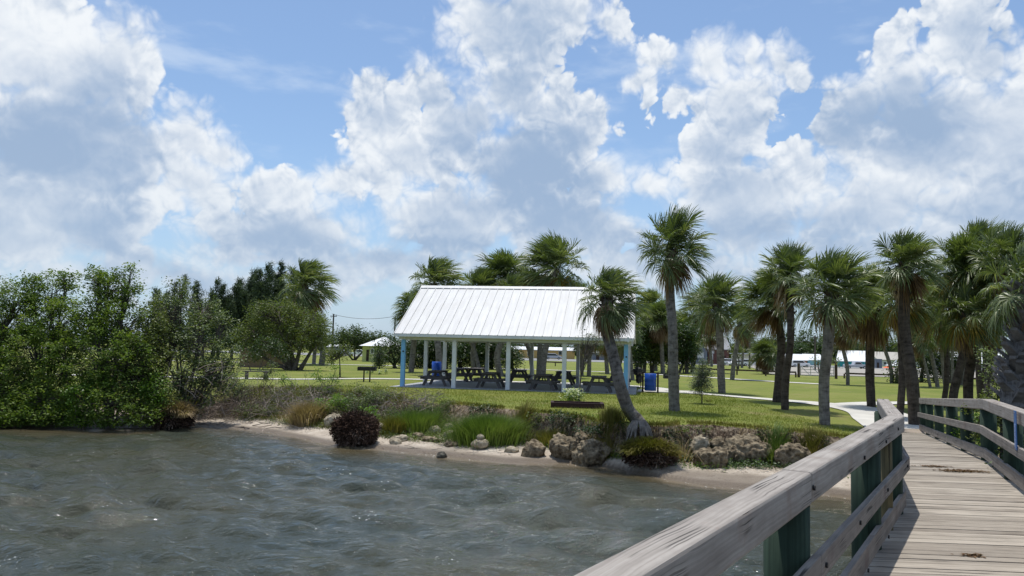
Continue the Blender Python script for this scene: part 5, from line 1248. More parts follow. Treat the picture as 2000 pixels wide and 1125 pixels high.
M['olivegrass'] = leafmat('olive_tussock_grass', [(0.0, (0.07, 0.075, 0.015)), (0.5, (0.15, 0.145, 0.03)), (1.0, (0.27, 0.22, 0.08))], .3, .7, .2)
rootball('dark spiky palm root ball stranded at the water edge', 693, 868, 40, 31, 3, 3600, stub=.22)
rootball('black root mass with grass tuft at right end of mangroves', 334, 838, 40, 26, 4, 2400, grassy='straw')
rootball('grassy topped root ball in front of leaning palm', 1266, 908, 50, 25, 5, 2400, grassy=True)
# roots flaring from the leaning palm
p = onland(1248, 846); mb = MB(); rr_ = random.Random(9)
for i in range(30):
    a = rr_.uniform(-math.pi, math.pi * .3); r1 = rr_.uniform(.25, .6)
    pts = [(math.cos(a) * .16, math.sin(a) * .16, .35), (math.cos(a) * .32, math.sin(a) * .32, .12), (math.cos(a) * r1 * .8, math.sin(a) * r1 * .8, .0 - .15 * (math.sin(a) < 0)), (math.cos(a) * r1 * 1.1, math.sin(a) * r1 * 1.1, -.22 - .2 * (math.sin(a) < 0))]
    mb.tube(pts, [.045, .035, .022, .008], 5)
o = mb.build('palm_roots', M['trunk'], smooth=True); o.location = p; tag(o, 'pale exposed roots at the foot of the leaning palm', 'roots', kind='stuff')

def clump(label, px, py, wpx, hpx, n, mt, seed, out=.6, w=.007, name='grass_clump', lean=(0.05, 0), dpt=.8):
    p = onland(px, py); k_ = p.y / 1500; a = wpx * k_ / 2; h = hpx * k_; rng = np.random.default_rng(seed)
    root = empty(name, p, label, 'grass')
    def zf(q): return np.array(land(q[:, 0] + p.x, q[:, 1] + p.y)[0]) - p.z - .02
    o = blades(root, 'blades', mt, rng, n, lambda m: np.stack([rng.normal(0, a * .42, m), rng.normal(0, a * .42 * dpt, m)], 1), zf, h * 1.15, w, out, lean)
    return root
clump('broad bright green grass clump on the bank in front of planter', 952, 862, 126, 46, 9000, 'grassblade', 1)
clump('bright green grass left of stacked pale stones', 815, 842, 90, 36, 5200, 'grassblade', 2)
clump('small grass tuft between buff rock and stacked stones', 770, 846, 50, 30, 1800, 'olivegrass', 3)
clump('dry straw coloured tussock below the dead brush', 600, 828, 52, 40, 3200, 'straw', 4, out=.8)
clump('yellow green grass at right foot of the clump', 1010, 850, 50, 34, 1600, 'olivegrass', 5)
clump('short green grass behind the round grey rock', 1075, 868, 60, 26, 1500, 'olivegrass', 6)
clump('green grass tuft between pitted boulder and rightmost one', 1515, 884, 44, 26, 1500, 'grassblade', 7)
clump('green grass behind rightmost boulder beneath the rail', 1585, 880, 44, 24, 1300, 'olivegrass', 8)
clump('dry reddish stems on the sand right of grassy root ball', 1330, 900, 46, 40, 130, 'straw', 9, out=1.2, w=.006)
clump('straw coloured grass over the leaning palm roots', 1185, 850, 70, 30, 2000, 'olivegrass', 10)
clump('yellowish grass beside the far left root mass', 372, 800, 40, 34, 1300, 'olivegrass', 11)
# green bank shrubs
SB = 'low green shrubs on the left bank'
for i, (px, py, bl, mt, lb, dn) in enumerate([(650, 812, [(640, 795, 26, 20, 0), (665, 790, 24, 22, .3), (622, 805, 14, 14, 0)], 'bright', 'bright green shrub above the pale block', 34), (720, 812, [(700, 790, 30, 26, .3), (735, 780, 34, 26, .5), (760, 792, 30, 22, .2)], 'buttonwood', 'wide shrub behind the dark root ball', 30),
        (725, 834, [(722, 812, 20, 18, 0)], 'bright', 'small bright shrub touching root ball top right', 34), (640, 770, [(640, 752, 26, 22, 0), (620, 735, 18, 16, 0), (655, 725, 8, 18, 0)], 'bright', 'airy yellow green shoots left of the wide grill', 16), (710, 775, [(700, 765, 26, 14, 0), (735, 765, 24, 12, 0)], 'olive', 'low sprigs in front of the wide grill', 18),
        (560, 760, [(550, 740, 14, 12, 0), (570, 750, 10, 9, 0)], 'bright', 'small green sprig before the far path left', 22), (520, 760, [(515, 735, 18, 18, 0), (530, 720, 12, 14, 0)], 'buttonwood', 'thin twiggy shrub beside picnic bench', 16), (475, 785, [(470, 765, 26, 26, 0), (455, 740, 20, 26, 0)], 'buttonwood', 'grey green shrub right of bare branches', 22),
        (500, 815, [(490, 800, 30, 14, 0), (530, 805, 24, 12, 0)], 'olive', 'low olive shrub beneath the dead brush', 20), (800, 815, [(810, 798, 34, 14, 0), (770, 805, 20, 12, 0), (860, 800, 24, 8, 0)], 'olive', 'low olive creeper at edge of the lawn', 18), (1115, 830, [(1105, 815, 30, 12, 0), (1150, 825, 26, 12, 0), (1180, 835, 20, 14, 0)], 'darkleaf', 'dark creeper draping the bank left of leaning palm', 26),
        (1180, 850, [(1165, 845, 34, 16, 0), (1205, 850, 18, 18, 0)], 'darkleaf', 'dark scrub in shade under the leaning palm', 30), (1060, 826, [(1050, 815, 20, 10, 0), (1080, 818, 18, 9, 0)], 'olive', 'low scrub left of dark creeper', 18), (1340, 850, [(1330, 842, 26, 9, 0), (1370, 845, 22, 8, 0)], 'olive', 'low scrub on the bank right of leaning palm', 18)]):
    b = onland(px, py); D = b.y
    bb = [pxblob(x, y, rx, ry, D, dy=q) for x, y, rx, ry, q in bl]; A = sum(q[1][0] * q[1][2] * 3.14 for q in bb)
    shrub('bank_shrub', lb, 'shrub', b, bb, mt, int(A * dn * 1.6) + 4, 24, .10, .085, .045, 400 + i, group=SB, stems=2, stemr=.02, twigs=1.2, bark_='bark', shell=.3)
# dead brush heap: nobody could count the twigs
def brush(label, x0, x1, yA, yB, n, seed, L=(.4, 1.3), zup=.5, r_=.009, mt='twig', name='dead_brush', flat=.5):
    rb = random.Random(seed); mb = MB(); V = []; c0 = onland((x0 + x1) / 2, (yA + yB) / 2)
    for i in range(n):
        px, py = rb.uniform(x0, x1), rb.uniform(yA, yB); s0 = onland(px, py) - c0 + Vector((0, 0, rb.uniform(0, zup) ** 1.3)); d_ = Vector((rb.uniform(-1, 1), rb.uniform(-.6, .6), rb.uniform(-.15, flat))).normalized(); L_ = rb.uniform(*L); p = s0; pts = [p]
        for q in range(3): d_ = (d_ + Vector((rb.uniform(-.4, .4), rb.uniform(-.4, .4), rb.uniform(-.35, .25)))).normalized(); p = p + d_ * L_ / 3; pts.append(p)
        mb.tube(pts, [r_, r_ * .8, r_ * .55, r_ * .3], 3, cap=False)
    o = mb.build(name, M[mt]); o.location = c0; tag(o, label, 'brushwood', kind='stuff')
brush('grey heap of dead brushwood on the bank left of green shrubs', 420, 640, 770, 822, 950, 1)
brush('thin brown twigs scattered through the shrubs behind root ball', 640, 860, 770, 820, 700, 2, L=(.3, .8), zup=.35)
brush('tangled dark brushwood under the right end of thicket', 380, 480, 790, 820, 500, 3, zup=.3)
brush('driftwood and dark sticks lying along the beach', 400, 640, 824, 842, 60, 4, L=(.5, 1.5), zup=.03, r_=.02, name='driftwood', flat=.0)
brush('short dark sticks and wrack along the sand', 700, 1000, 856, 888, 130, 5, L=(.15, .5), zup=.02, r_=.010, name='wrack_line', flat=.0)
brush('brown wrack scattered on the sand below pitted boulders', 1400, 1600, 905, 925, 150, 6, L=(.08, .3), zup=.02, r_=.009, name='wrack_line', flat=.0)
# roots and dry grass hanging over the eroded edge, long grass fringe
rng = np.random.default_rng(55)
def fringe(name, label, n, x0, x1, t0, t1, mt, L, w, hang, seed, jit=.8):
    rng = np.random.default_rng(seed); x = rng.uniform(x0, x1, n); t = rng.uniform(t0, t1, n)
    keep = vnoise(x * 1.7, x * 0 + seed, seed) > .28; x, t = x[keep], t[keep]; n = len(x)
    ys = shore_y(x) + 0.28 * fbm(x * .9, x * 0 + 3, 3, 5); yl = lawn_y(x) + 0.75 * fbm(x * 1.1, x * 0 + 9, 4, 8)
    y = ys + (yl - ys) * t; z = land(x, y)[0] + (.02 if hang < 0 else -.01)
    C = np.stack([x, y, z], 1); u = np.stack([rng.normal(0, jit * .6, n), rng.normal(-.45 if hang < 0 else -.1, jit * .5, n), rng.normal(hang, .35, n)], 1); u /= np.linalg.norm(u, axis=1, keepdims=True)
    s_ = np.cross(u, rng.normal(0, 1, (n, 3))); s_ /= np.linalg.norm(s_, axis=1, keepdims=True); l = (L * rng.uniform(.4, 1.2, n))[:, None]
    m_ = C + u * l * .5 + np.array([[0, 0, .03]]); e = C + u * l + np.array([[0, 0, -.05]]) * (hang < 0)
    V = np.stack([C - s_ * w, C + s_ * w, m_ + s_ * w * .8, m_ - s_ * w * .8, e + s_ * w * .2, e - s_ * w * .2], 1).reshape(-1, 3)
    b = np.arange(n)[:, None] * 6; Fq = np.concatenate([b + np.array([[0, 1, 2, 3]]), b + np.array([[3, 2, 4, 5]])])
    o = np_mesh(name, V, Fq, M[mt]); tag(o, label, 'grass' if hang > 0 else 'roots', kind='stuff')
fringe('hanging_roots', 'dark brown roots hanging from the eroded bank edge', 4200, -5, 9.5, .76, .98, 'root', .26, .007, -.8, 1)
fringe('hanging_roots', 'pale dry roots tangled over the eroded bank', 5600, -5, 9.5, .70, 1.0, 'straw', .26, .006, -.5, 2)
fringe('grass_fringe', 'shaggy grass fringe along the edge of the lawn', 9000, -9, 10, .97, 1.10, 'olivegrass', .13, .006, 1.0, 3, .6)
fringe('grass_fringe', 'rough mixed grass covering the soft left bank', 16000, -13, -4, .30, 1.25, 'olivegrass', .22, .007, 1.0, 4, .7)
# low weeds and creepers patched over the bank
def weeds(label, n, x0, x1, t0, t1, mt, seed, L=.07, W_=.04):
    rng = np.random.default_rng(seed); m_ = n // 26; x = np.repeat(rng.uniform(x0, x1, m_), 26) + rng.normal(0, .14, m_ * 26); t = np.repeat(rng.uniform(t0, t1, m_), 26) + rng.normal(0, .035, m_ * 26)
    keep = vnoise(x * 1.1 + seed, t * 5, seed) > .42; x, t = x[keep], t[keep]
    ys = shore_y(x); yl = lawn_y(x); y = ys + (yl - ys) * t; z = land(x, y)[0] + np.abs(rng.normal(.05, .06, len(x)))
    V, Fq = leaf_quads(np.stack([x, y, z], 1), rng, L, W_, 1.0); o = np_mesh('bank_weeds', V, Fq, M[mt]); tag(o, label, 'weeds', kind='stuff')
weeds('green creeping weeds patched over the left bank', 26000, -11, -2, .28, 1.1, 'olive', 1)
weeds('bright green weeds along foot of the bank', 12000, -8, 8.5, .36, .9, 'bright', 2, .06, .03)
weeds('dark green creepers over the eroded right bank', 22000, -2, 9, .50, 1.0, 'darkleaf', 3)
# lawn blades near enough to show
n = 90000; x = rng.uniform(-11, 14, n); y = rng.uniform(19, 38, n); zz, tt = land(x, y); kp = (tt > 1.0) & ~((x > 10.5) & (y > 23) & (x - 10.5 > (24.5 - y))) ; 
_in = (np.abs((x - pL.x) * EX.x + (y - pL.y) * EX.y - LEN / 2) < LEN / 2 + .6) & ((x - pL.x) * EY.x + (y - pL.y) * EY.y > -.6); kp &= ~_in
x, y, zz = x[kp], y[kp], zz[kp]; n = len(x); C = np.stack([x, y, zz - .005], 1); a = rng.random(n) * 6.28; s_ = np.stack([np.cos(a), np.sin(a), 0 * a], 1) * .009
tip = C + np.stack([rng.normal(0, .02, n), rng.normal(0, .02, n), rng.uniform(.03, .085, n) * (0.6 + vnoise(x * .8, y * .8, 3))], 1)
V = np.stack([C - s_, C + s_, tip], 1).reshape(-1, 3)
lw = np_mesh('lawn_grass', V, np.arange(3 * n).reshape(n, 3), M['lawnblade']); tag(lw, 'short green lawn grass in front of the pavilion', 'grass', kind='stuff')

# ------------------------------------------------------------------ buildings across the road
def paint(name, c, **kw): return plain(name, c, kw.pop('rough', .7), .3, .07, **kw)
M['r_white'] = paint('white_sheet_roof', (0.70, 0.71, 0.72)); M['r_grey'] = paint('grey_shingle_roof', (0.27, 0.27, 0.28)); M['r_beige'] = paint('beige_flat_roof', (0.42, 0.39, 0.34))
M['w_lime'] = paint('yellow_green_wall', (0.50, 0.52, 0.20)); M['w_tan'] = paint('mustard_tan_wall', (0.50, 0.33, 0.13)); M['w_cream'] = paint('cream_wall', (0.62, 0.58, 0.42)); M['w_teal'] = paint('teal_wall', (0.03, 0.33, 0.33))
M['w_pink'] = paint('salmon_pink_wall', (0.50, 0.24, 0.19)); M['w_sky'] = paint('pale_blue_wall', (0.26, 0.50, 0.66)); M['w_grey'] = paint('grey_metal_wall', (0.16, 0.18, 0.21)); M['w_white'] = paint('off_white_wall', (0.66, 0.66, 0.63)); M['w_shed'] = paint('brown_shed_panel', (0.22, 0.15, 0.10))
def brick():
    m, k = mat('red_brown_brick'); b = k.n('ShaderNodeTexBrick', {'Vector': k.n('ShaderNodeMapping', {'Vector': co(k), 'Rotation': (R(90), 0, 0)}), 'Color1': (.15, .05, .035, 1), 'Color2': (.10, .035, .03, 1), 'Mortar': (.2, .17, .15, 1), 'Scale': 4.0})
    finish(k, b.outputs[0], .9, .2); return m
M['w_brick'] = brick()
def building(name, label, D, px0, px1, ye, yb, yr, depth, wall, roof, wins=(), doors=(), kind='gable_x', rz=0.0, cat='building', over=.4, base=None):
    """front wall between photo columns px0..px1 at distance D; eave at row ye, ridge at row yr; windows/doors as (px0, px1, y0, y1)"""
    if D > 105: D = D * 1.62
    pm = (px0 + px1) / 2; a = at(px0, yb, D); b = at(px1, yb, D); w_ = (b - a).length; zb = float(lawn_z(np.array([0.]), np.array([D]))[0]) if base is None else base
    ze = at(pm, ye, D).z; zr = at(pm, yr, D).z if yr else ze
    root = empty(name, (a.x, D, zb), label, cat, rz=rz); h = ze - zb; rh = max(.15, zr - ze)
    wl = MB()
    if kind == 'flat': wl.box((w_ / 2, depth / 2, h / 2 - .2), (w_, depth, h + .4))
    else:
        wl.box((w_ / 2, depth / 2, h / 2 - .2), (w_, depth, h + .4))
        if kind == 'gable_x':
            for x in (0.01, w_ - .05): wl.prism([(.02, 0), (depth - .02, 0), (depth / 2, rh)], (x, 0, h), (0, 1, 0), (0, 0, 1), (1, 0, 0), .04)
        if kind == 'gable_y': wl.prism([(.02, 0), (w_ - .02, 0), (w_ / 2, rh)], (0, .05, h), (1, 0, 0), (0, 0, 1), (0, 1, 0), -.04)
    wl.build('wall', wall, root)
    rf = MB(); t = .14
    if kind == 'flat': rf.box((w_ / 2, depth / 2, h + t), (w_ + over * 2, depth + over * 2, t * 2))
    elif kind == 'gable_x':
        rf.prism([(-over, -.05), (depth / 2, rh + .05), (depth + over, -.05), (depth + over, .12), (depth / 2, rh + .24), (-over, .12)], (-over, 0, h), (0, 1, 0), (0, 0, 1), (1, 0, 0), w_ + 2 * over)
    elif kind == 'gable_y':
        rf.prism([(-over, -.05), (w_ / 2, rh + .05), (w_ + over, -.05), (w_ + over, .12), (w_ / 2, rh + .24), (-over, .12)], (0, -over, h), (1, 0, 0), (0, 0, 1), (0, 1, 0), depth + 2 * over)
    elif kind == 'hip':
        q = min(depth, w_) / 2; o_ = over
        V = [(-o_, -o_, h), (w_ + o_, -o_, h), (w_ + o_, depth + o_, h), (-o_, depth + o_, h), (q, depth / 2, h + rh), (w_ - q, depth / 2, h + rh)]
        rf.add(V, [(0, 1, 5, 4), (1, 2, 5), (2, 3, 4, 5), (3, 0, 4), (3, 2, 1, 0)])
    rf.build('roof', roof, root)
    def opening(q, nm, mt):
        x0 = at(q[0], yb, D).x - a.x; x1 = at(q[1], yb, D).x - a.x; z1 = at(q[0], q[2], D).z - zb; z0 = at(q[0], q[3], D).z - zb
        o = MB().box(((x0 + x1) / 2, -.02, (z0 + z1) / 2), (x1 - x0, .06, z1 - z0)).build(nm, mt, root)
        if nm == 'window':
            f = MB(); tz = .06
            f.box(((x0 + x1) / 2, -.05, z1 + tz / 2), (x1 - x0 + .12, .08, tz)); f.box(((x0 + x1) / 2, -.05, z0 - tz / 2), (x1 - x0 + .12, .08, tz)); f.box((x0 - .03, -.05, (z0 + z1) / 2), (.06, .08, z1 - z0)); f.box((x1 + .03, -.05, (z0 + z1) / 2), (.06, .08, z1 - z0))
            f.build('frame', M['white'], o)
    for q in wins: opening(q, 'window', q[4] if len(q) > 4 else M['glass'])
    for q in doors: opening(q, 'door', q[4] if len(q) > 4 else M['darkpost'])
    return root
building('house', 'small yellow green house with grey white roof half hidden by bushes', 101, 707, 772, 676, 706, 657, 7, M['w_lime'], M['r_white'], [(724, 729, 681, 690)], [(715, 720, 683, 705)], 'hip')
building('house', 'mustard tan house with white roof seen through the pavilion', 150, 1000, 1122, 684, 705, 679, 8, M['w_tan'], M['r_white'], [(1091, 1097, 686, 693), (1030, 1036, 687, 694)], [(1010, 1015, 688, 704)], 'gable_x')
building('shed', 'dark grey shed among trunks behind the leaning palm', 145, 1158, 1180, 690, 707, 686, 6, M['w_grey'], M['r_grey'], (), [(1164, 1170, 693, 706)], 'gable_x')
building('brick_house', 'red brown brick building with grey gabled roof and white windows', 128, 1383, 1424, 683, 714, 657, 9, M['w_brick'], M['r_grey'], [(1388, 1394, 685, 690, M['w_white']), (1388, 1392, 692, 702, M['w_white']), (1402, 1406, 688, 696, M['w_white'])], [(1412, 1417, 695, 713)], 'gable_x')
building('garage', 'dark gabled wing with pale panel left of the brick building', 127, 1358, 1381, 686, 713, 668, 7, M['w_grey'], M['r_grey'], [(1361, 1374, 688, 698, M['w_white'])], (), 'gable_y')
building('building', 'cream building behind the parked white cars', 134, 1448, 1490, 692, 716, 688, 10, M['w_cream'], M['r_white'], (), [(1463, 1472, 704, 708)], 'flat')
building('building', 'long low building with white roof and salmon pink wall', 150, 1538, 1576, 704, 719, 693, 9, M['w_pink'], M['r_white'], (), [(1552, 1556, 707, 718)], 'gable_x')
building('building', 'pale blue walled annex joined to the pink building', 150.4, 1577.5, 1612, 704, 719, 693, 9, M['w_sky'], M['r_white'], (), [(1596, 1600, 707, 718)], 'gable_x', over=.05)
building('building', 'teal building with broad white metal roof', 134, 1636, 1683, 706, 725, 686, 13, M['w_teal'], M['r_white'], [(1664, 1669, 711, 716)], [(1674, 1678, 712, 724)], 'gable_x', rz=-.5)
building('container', 'grey blue container box right of the teal building', 128, 1711, 1723, 703, 727, None, 5, M['w_grey'], M['w_grey'], (), [(1713, 1717, 708, 726)], 'flat', over=.02)
building('building', 'wide building with beige grey roof behind the white tent', 165, 1716, 1800, 704, 718, 689, 14, M['w_white'], M['r_beige'], [(1726, 1731, 707, 712)], (), 'gable_x')
building('building', 'long white building seen between right hand palm trunks', 120, 1856, 1990, 711, 730, 690, 12, M['w_grey'], M['r_white'], [(1880, 1890, 714, 721), (1940, 1950, 714, 721)], [(1925, 1930, 714, 729)], 'gable_x')
building('carport', 'low carport with white roof at left beyond the round tree', 135, 640, 676, 678, 696, 674, 6, M['w_grey'], M['r_white'], [(645, 655, 682, 690)], (), 'gable_x')
building('tool_shed', 'brown panel shed under the wide olive tree', 66, 468, 553, 688, 717, 684, 3, M['w_shed'], M['w_shed'], (), [(520, 538, 691, 716, M['w_shed'])], 'flat', base=1.15, over=.1)
# white peaked tent and orange umbrella
tp = at(1750, 722, 195); tp.z = .62; tn = empty('canopy_tent', tp, 'white peaked event tent beside orange umbrella', 'tent')
zt, zl = at(1750, 701, 195).z - .62, at(1750, 714, 195).z - .62
t_ = MB(); V = [(-1.9, -1.9, zl), (1.9, -1.9, zl), (1.9, 1.9, zl), (-1.9, 1.9, zl), (-.3, -.3, zl + (zt - zl) * .45), (.3, -.3, zl + (zt - zl) * .45), (.3, .3, zl + (zt - zl) * .45), (-.3, .3, zl + (zt - zl) * .45), (0, 0, zt)]
t_.add(V, [(0, 1, 5, 4), (1, 2, 6, 5), (2, 3, 7, 6), (3, 0, 4, 7), (4, 5, 8), (5, 6, 8), (6, 7, 8), (7, 4, 8), (3, 2, 1, 0)]); t_.build('canopy', M['r_white'], tn)
for sx_ in (-1, 1):
    for sy in (-1, 1): MB().tube([(sx_ * 1.8, sy * 1.8, 0), (sx_ * 1.8, sy * 1.8, zl)], .04, 6).build('leg', M['steel'], tn)
up_ = at(1735, 724, 190); up_.z = .62; un = empty('patio_umbrella', up_, 'orange and red patio umbrella beside the white tent', 'umbrella')
zu = at(1735, 716, 190).z - .62; MB().tube([(0, 0, 0), (0, 0, zu + .3)], .03, 6).build('pole', M['steel'], un)
uc = MB(); uc.tube([(0, 0, zu - .35), (0, 0, zu - .1), (0, 0, zu + .18)], [1.35, .8, .03], 12); uc.build('canopy', paint('orange_red_canvas', (0.75, 0.14, 0.05)), un)

# ------------------------------------------------------------------ vehicles: body, glass band, wheels
def paintcar(n_, c): m = plain(n_, c, .3, .5, .04); return m
M['c_white'] = paintcar('white_car_paint', (0.75, 0.76, 0.78)); M['c_silver'] = paintcar('silver_car_paint', (0.42, 0.44, 0.48)); M['c_blue'] = paintcar('dark_blue_car_paint', (0.03, 0.05, 0.14)); M['lamp'] = plain('clear_lamp_glass', (.6, .6, .58), .2, .6, .05); M['redlamp'] = plain('red_lamp_glass', (.3, .02, .02), .2, .6, .05)
PROF = {'sedan': (4.6, [(0, .30), (.05, .72), (.9, .86), (1.35, 1.38), (2.75, 1.42), (3.45, .98), (4.5, .86), (4.6, .35)], [(1.05, .90), (1.42, 1.33), (2.68, 1.36), (3.25, .96)]),
        'suv': (4.7, [(0, .35), (.05, .95), (.25, 1.62), (.6, 1.72), (2.9, 1.70), (3.55, 1.10), (4.6, .98), (4.7, .40)], [(.35, 1.08), (.45, 1.58), (2.82, 1.60), (3.30, 1.10)]),
        'van': (4.9, [(0, .35), (.04, 1.0), (.22, 1.66), (.5, 1.76), (2.9, 1.74), (4.0, 1.05), (4.75, .88), (4.9, .40)], [(.35, 1.08), (.48, 1.60), (2.85, 1.62), (3.72, 1.10)]),
        'pickup': (5.5, [(0, .45), (.02, 1.02), (2.1, 1.02), (2.3, 1.68), (3.6, 1.70), (4.15, 1.12), (5.4, 1.0), (5.5, .45)], [(2.35, 1.14), (2.48, 1.58), (3.52, 1.60), (3.92, 1.12)])}
def car(typ, px, py, D, mt, label, rz=0.0):
    D *= 1.62; Ln, pr, gl = PROF[typ]; b = at(px, py, D); b.z = .64 if D > 192 else float(lawn_z(np.array([0.]), np.array([D]))[0]); root = empty('parked_' + ('pickup' if typ == 'pickup' else 'van' if typ == 'van' else 'car'), b, label, 'pickup truck' if typ == 'pickup' else 'van' if typ == 'van' else 'car', 'vehicles parked across the road', rz=rz); W_ = 1.78
    bd = MB(); bd.prism([(x - Ln / 2, z) for x, z in pr], (0, -W_ / 2, 0), (1, 0, 0), (0, 0, 1), (0, 1, 0), W_); bd.build('body', mt, root, bevel=.08)
    for s_ in (-1, 1):
        g = MB(); g.prism([(x - Ln / 2, z) for x, z in gl], (0, s_ * (W_ / 2 + .012) - .01, 0), (1, 0, 0), (0, 0, 1), (0, 1, 0), .02); g.build('side_window', M['glass'], root)
    (xa, za), (xb, zb) = pr[-4], pr[-3]
    w_ = MB(); w_.bar((xa - Ln / 2 + .08, 0, za - .06), (xb - Ln / 2 - .04, 0, zb + .08), W_ - .3, .04, (0, 0, 1)); w_.build('windscreen', M['glass'], root)
    for x in (.85, Ln - .95):
        for s_ in (-1, 1):
            wh = MB(); wh.tube([(x - Ln / 2, s_ * W_ / 2 - .10, .34), (x - Ln / 2, s_ * W_ / 2 + .10 , .34)], .34, 16); o = wh.build('wheel', M['rubber'], root)
            h = MB(); h.tube([(x - Ln / 2, s_ * (W_ / 2 + .10), .34), (x - Ln / 2, s_ * (W_ / 2 + .115), .34)], .19, 12); h.build('rim', M['steel'], o)
    for s_ in (-1, 1):
        MB().box((Ln / 2 - .03, s_ * .66, .74), (.10, .30, .13)).build('headlight', M['lamp'], root)
        MB().box((-Ln / 2 + .04, s_ * .72, .80), (.10, .22, .16)).build('tail_light', M['redlamp'], root)
    return root
car('van', 1081, 706, 138, M['c_silver'], 'silver van in front of the mustard tan house')
car('pickup', 700, 700, 118, M['c_white'], 'white pickup between round tree and yellow green house')
car('sedan', 668, 699, 122, M['c_white'], 'white car under the left edge of round tree')
car('suv', 1421, 716, 118, M['c_white'], 'leftmost white vehicle of the row before the cream building', .3)
car('sedan', 1440, 717, 117, M['c_white'], 'white sedan second in row before the cream building', .2)
car('sedan', 1451, 718, 119, M['c_blue'], 'dark blue sedan between white cars before cream building', .9)
car('suv', 1468, 719, 116, M['c_white'], 'white hatchback at right end of row near lattice fence', -.2)
car('suv', 1562, 722, 117, M['c_white'], 'white vehicle behind the farm gate')
car('pickup', 1671, 728, 116, M['c_silver'], 'silver pickup in front of the teal building')
car('suv', 1908, 735, 112, M['c_white'], 'white vehicle seen between two right hand palm trunks')
car('sedan', 1884, 735, 113, M['c_white'], 'white sedan left of second right palm trunk')
car('sedan', 1938, 738, 112, M['c_blue'], 'dark blue car right of the second right palm trunk')
car('suv', 1968, 738, 112, M['c_silver'], 'silver vehicle nearest the right picture edge')

# ------------------------------------------------------------------ low guard rail, farm gate, lattice fence, poles
def guard(label, pts, D0):
    P_ = [onz(x, y, 1.2) for x, y in pts]; root = empty('guard_rail', P_[0], label, 'fence')
    o = P_[0]; L_ = (P_[-1] - o).length; dr = (P_[-1] - o).normalized(); n = max(2, int(L_ / 2.5))
    MB().bar(Vector((0, 0, .50)), dr * L_ + Vector((0, 0, .50)), .07, .16).build('rail', M['lowrail'], root)
    for i in range(n + 1):
        q = dr * (L_ * i / n); MB().box((q.x, q.y + .10, .22), (.13, .11, .5)).build('post', M['lowrail'], root)
guard('low brown guard rail running behind the silvery sapling to the gate', [(1335, 728), (1555, 737)], 77)
guard('low brown guard rail right of the farm gate', [(1650, 739), (1760, 743)], 77)
guard('low brown guard rail far right between palm trunks', [(1890, 750), (1990, 754)], 77)
guard('short low rail seen through the fourth pavilion bay', [(1066, 714), (1104, 716)], 90)
ga, gb_ = onz(1560, 737, 1.2), onz(1633, 740, 1.2); gr = empty('farm_gate', ga, 'grey metal farm gate with diagonal braces between posts', 'gate')
gd = (gb_ - ga); gL = gd.length; gd.normalize()
for q in (0.0, gL):
    MB().box((gd.x * q, gd.y * q, .68), (.20, .20, 1.45)).build('gate_post', M['lowrail'], gr)
for zz in (.22, .52, .82, 1.12): MB().bar(gd * .2 + Vector((0, 0, zz)), gd * (gL - .2) + Vector((0, 0, zz)), .05, .05).build('gate_bar', M['steel'], gr)
for q0, q1 in ((.2, gL * .32), (gL * .34, gL * .62), (gL * .64, gL - .2)): MB().bar(gd * q0 + Vector((0, .04, 1.12)), gd * q1 + Vector((0, .04, .22)), .05, .05).build('gate_brace', M['steel'], gr)
for q in (.2, gL * .33, gL * .63, gL - .2): MB().bar(gd * q + Vector((0, .02, .2)), gd * q + Vector((0, .02, 1.14)), .05, .05).build('gate_upright', M['steel'], gr)
la, lb_ = at(1478, 722, 104), at(1524, 722, 104); la.z = lb_.z = 1.1; lf = empty('lattice_fence', la, 'dark green lattice fence behind the short squat palm', 'fence'); lw_ = lb_.x - la.x; lh = at(1500, 702, 104).z - 1.1
M['lattice'] = plain('dark_green_lattice', (.025, .045, .035), .8, .2, .2)
for i in range(4): MB().box((lw_ * i / 3, 0, lh / 2), (.16, .16, lh + .1)).build('post', M['lattice'], lf)
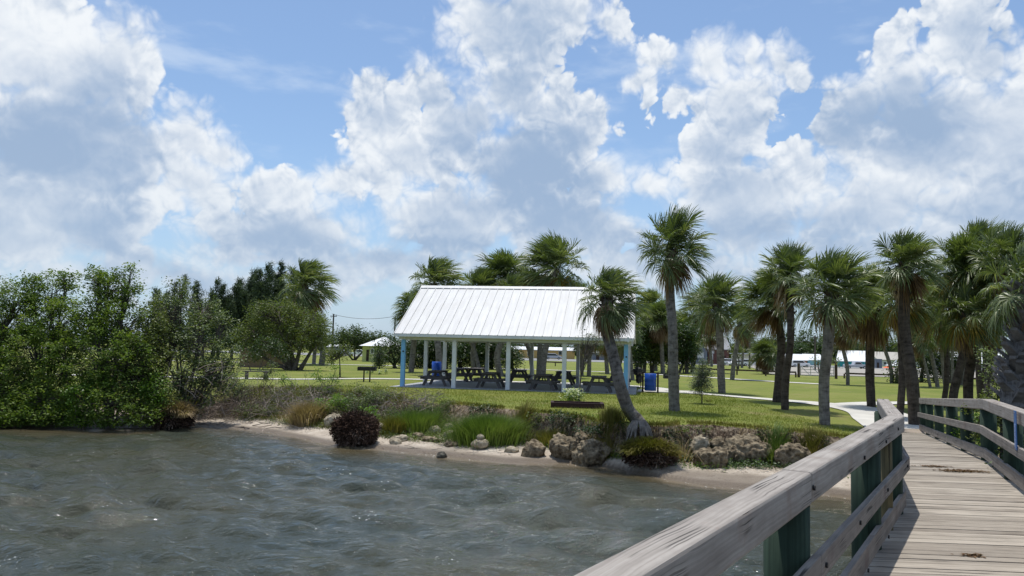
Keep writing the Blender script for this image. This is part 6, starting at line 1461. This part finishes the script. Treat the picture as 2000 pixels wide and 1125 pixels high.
for i in range(3):
    lt = MB(); x0 = lw_ * i / 3 + .1; x1 = lw_ * (i + 1) / 3 - .1
    for q in range(9): lt.box(((x0 + x1) / 2, 0, .1 + q * (lh - .15) / 8), (x1 - x0, .03, .07))
    for q in range(8): lt.box((x0 + (x1 - x0) * (q + .5) / 8, .03, lh / 2), (.05, .03, lh - .1))
    lt.build('panel', M['lattice'], lf)
M['polewood'] = wood('dark_pole_timber', (0.14, 0.115, 0.095), (0.05, 0.04, 0.033))
PT = []
for px, yt, lb in ((648, 613, 'utility pole left of the round spreading tree'), (769, 618, 'utility pole at left edge of pavilion roof'), (1592, 655, 'thin far utility pole above the far wood'), (1464, 660, 'dark utility pole before the cream building')):
    D = 118 if px < 1000 else 125; b = at(px, 700, D); b.z = 1.15; t = at(px, yt, D); r_ = empty('utility_pole', b, lb, 'utility pole')
    MB().tube([(0, 0, -.2), (0, 0, t.z - b.z)], [.16, .11], 8).build('pole', M['polewood'], r_)
    MB().box((0, 0, t.z - b.z - .35), (1.0, .1, .12)).build('cross_arm', M['polewood'], r_); MB().tube([(.4, 0, t.z - b.z - .28), (.4, 0, t.z - b.z - .1)], .05, 6).build('insulator', M['steel'], r_); PT.append(t)
def wire(a, b, sag, label):
    pts = [a.lerp(b, i / 16) - Vector((0, 0, sag * 4 * (i / 16) * (1 - i / 16))) for i in range(17)]; o0 = pts[0]
    o = MB().tube([p - o0 for p in pts], .028, 4).build('overhead_wire', M['black']); o.location = o0; tag(o, label, 'wire')
wire(PT[0], PT[1], .55, 'sagging overhead wire between the two left utility poles')
wire(PT[3], at(2060, 690, 140) + Vector((0, 0, 2.5)), 1.0, 'overhead wire running right from the dark utility pole')
# bench by the far path, small table
b = onz(500, 741, 1.2); r_ = empty('park_bench', b, 'small dark timber bench beside the left end of path', 'bench')
MB().box((0, 0, .46), (1.5, .4, .06)).build('seat', M['table'], r_)
for s_ in (-.55, .55): MB().box((s_, 0, .22), (.12, .3, .44)).build('leg', M['table'], r_)
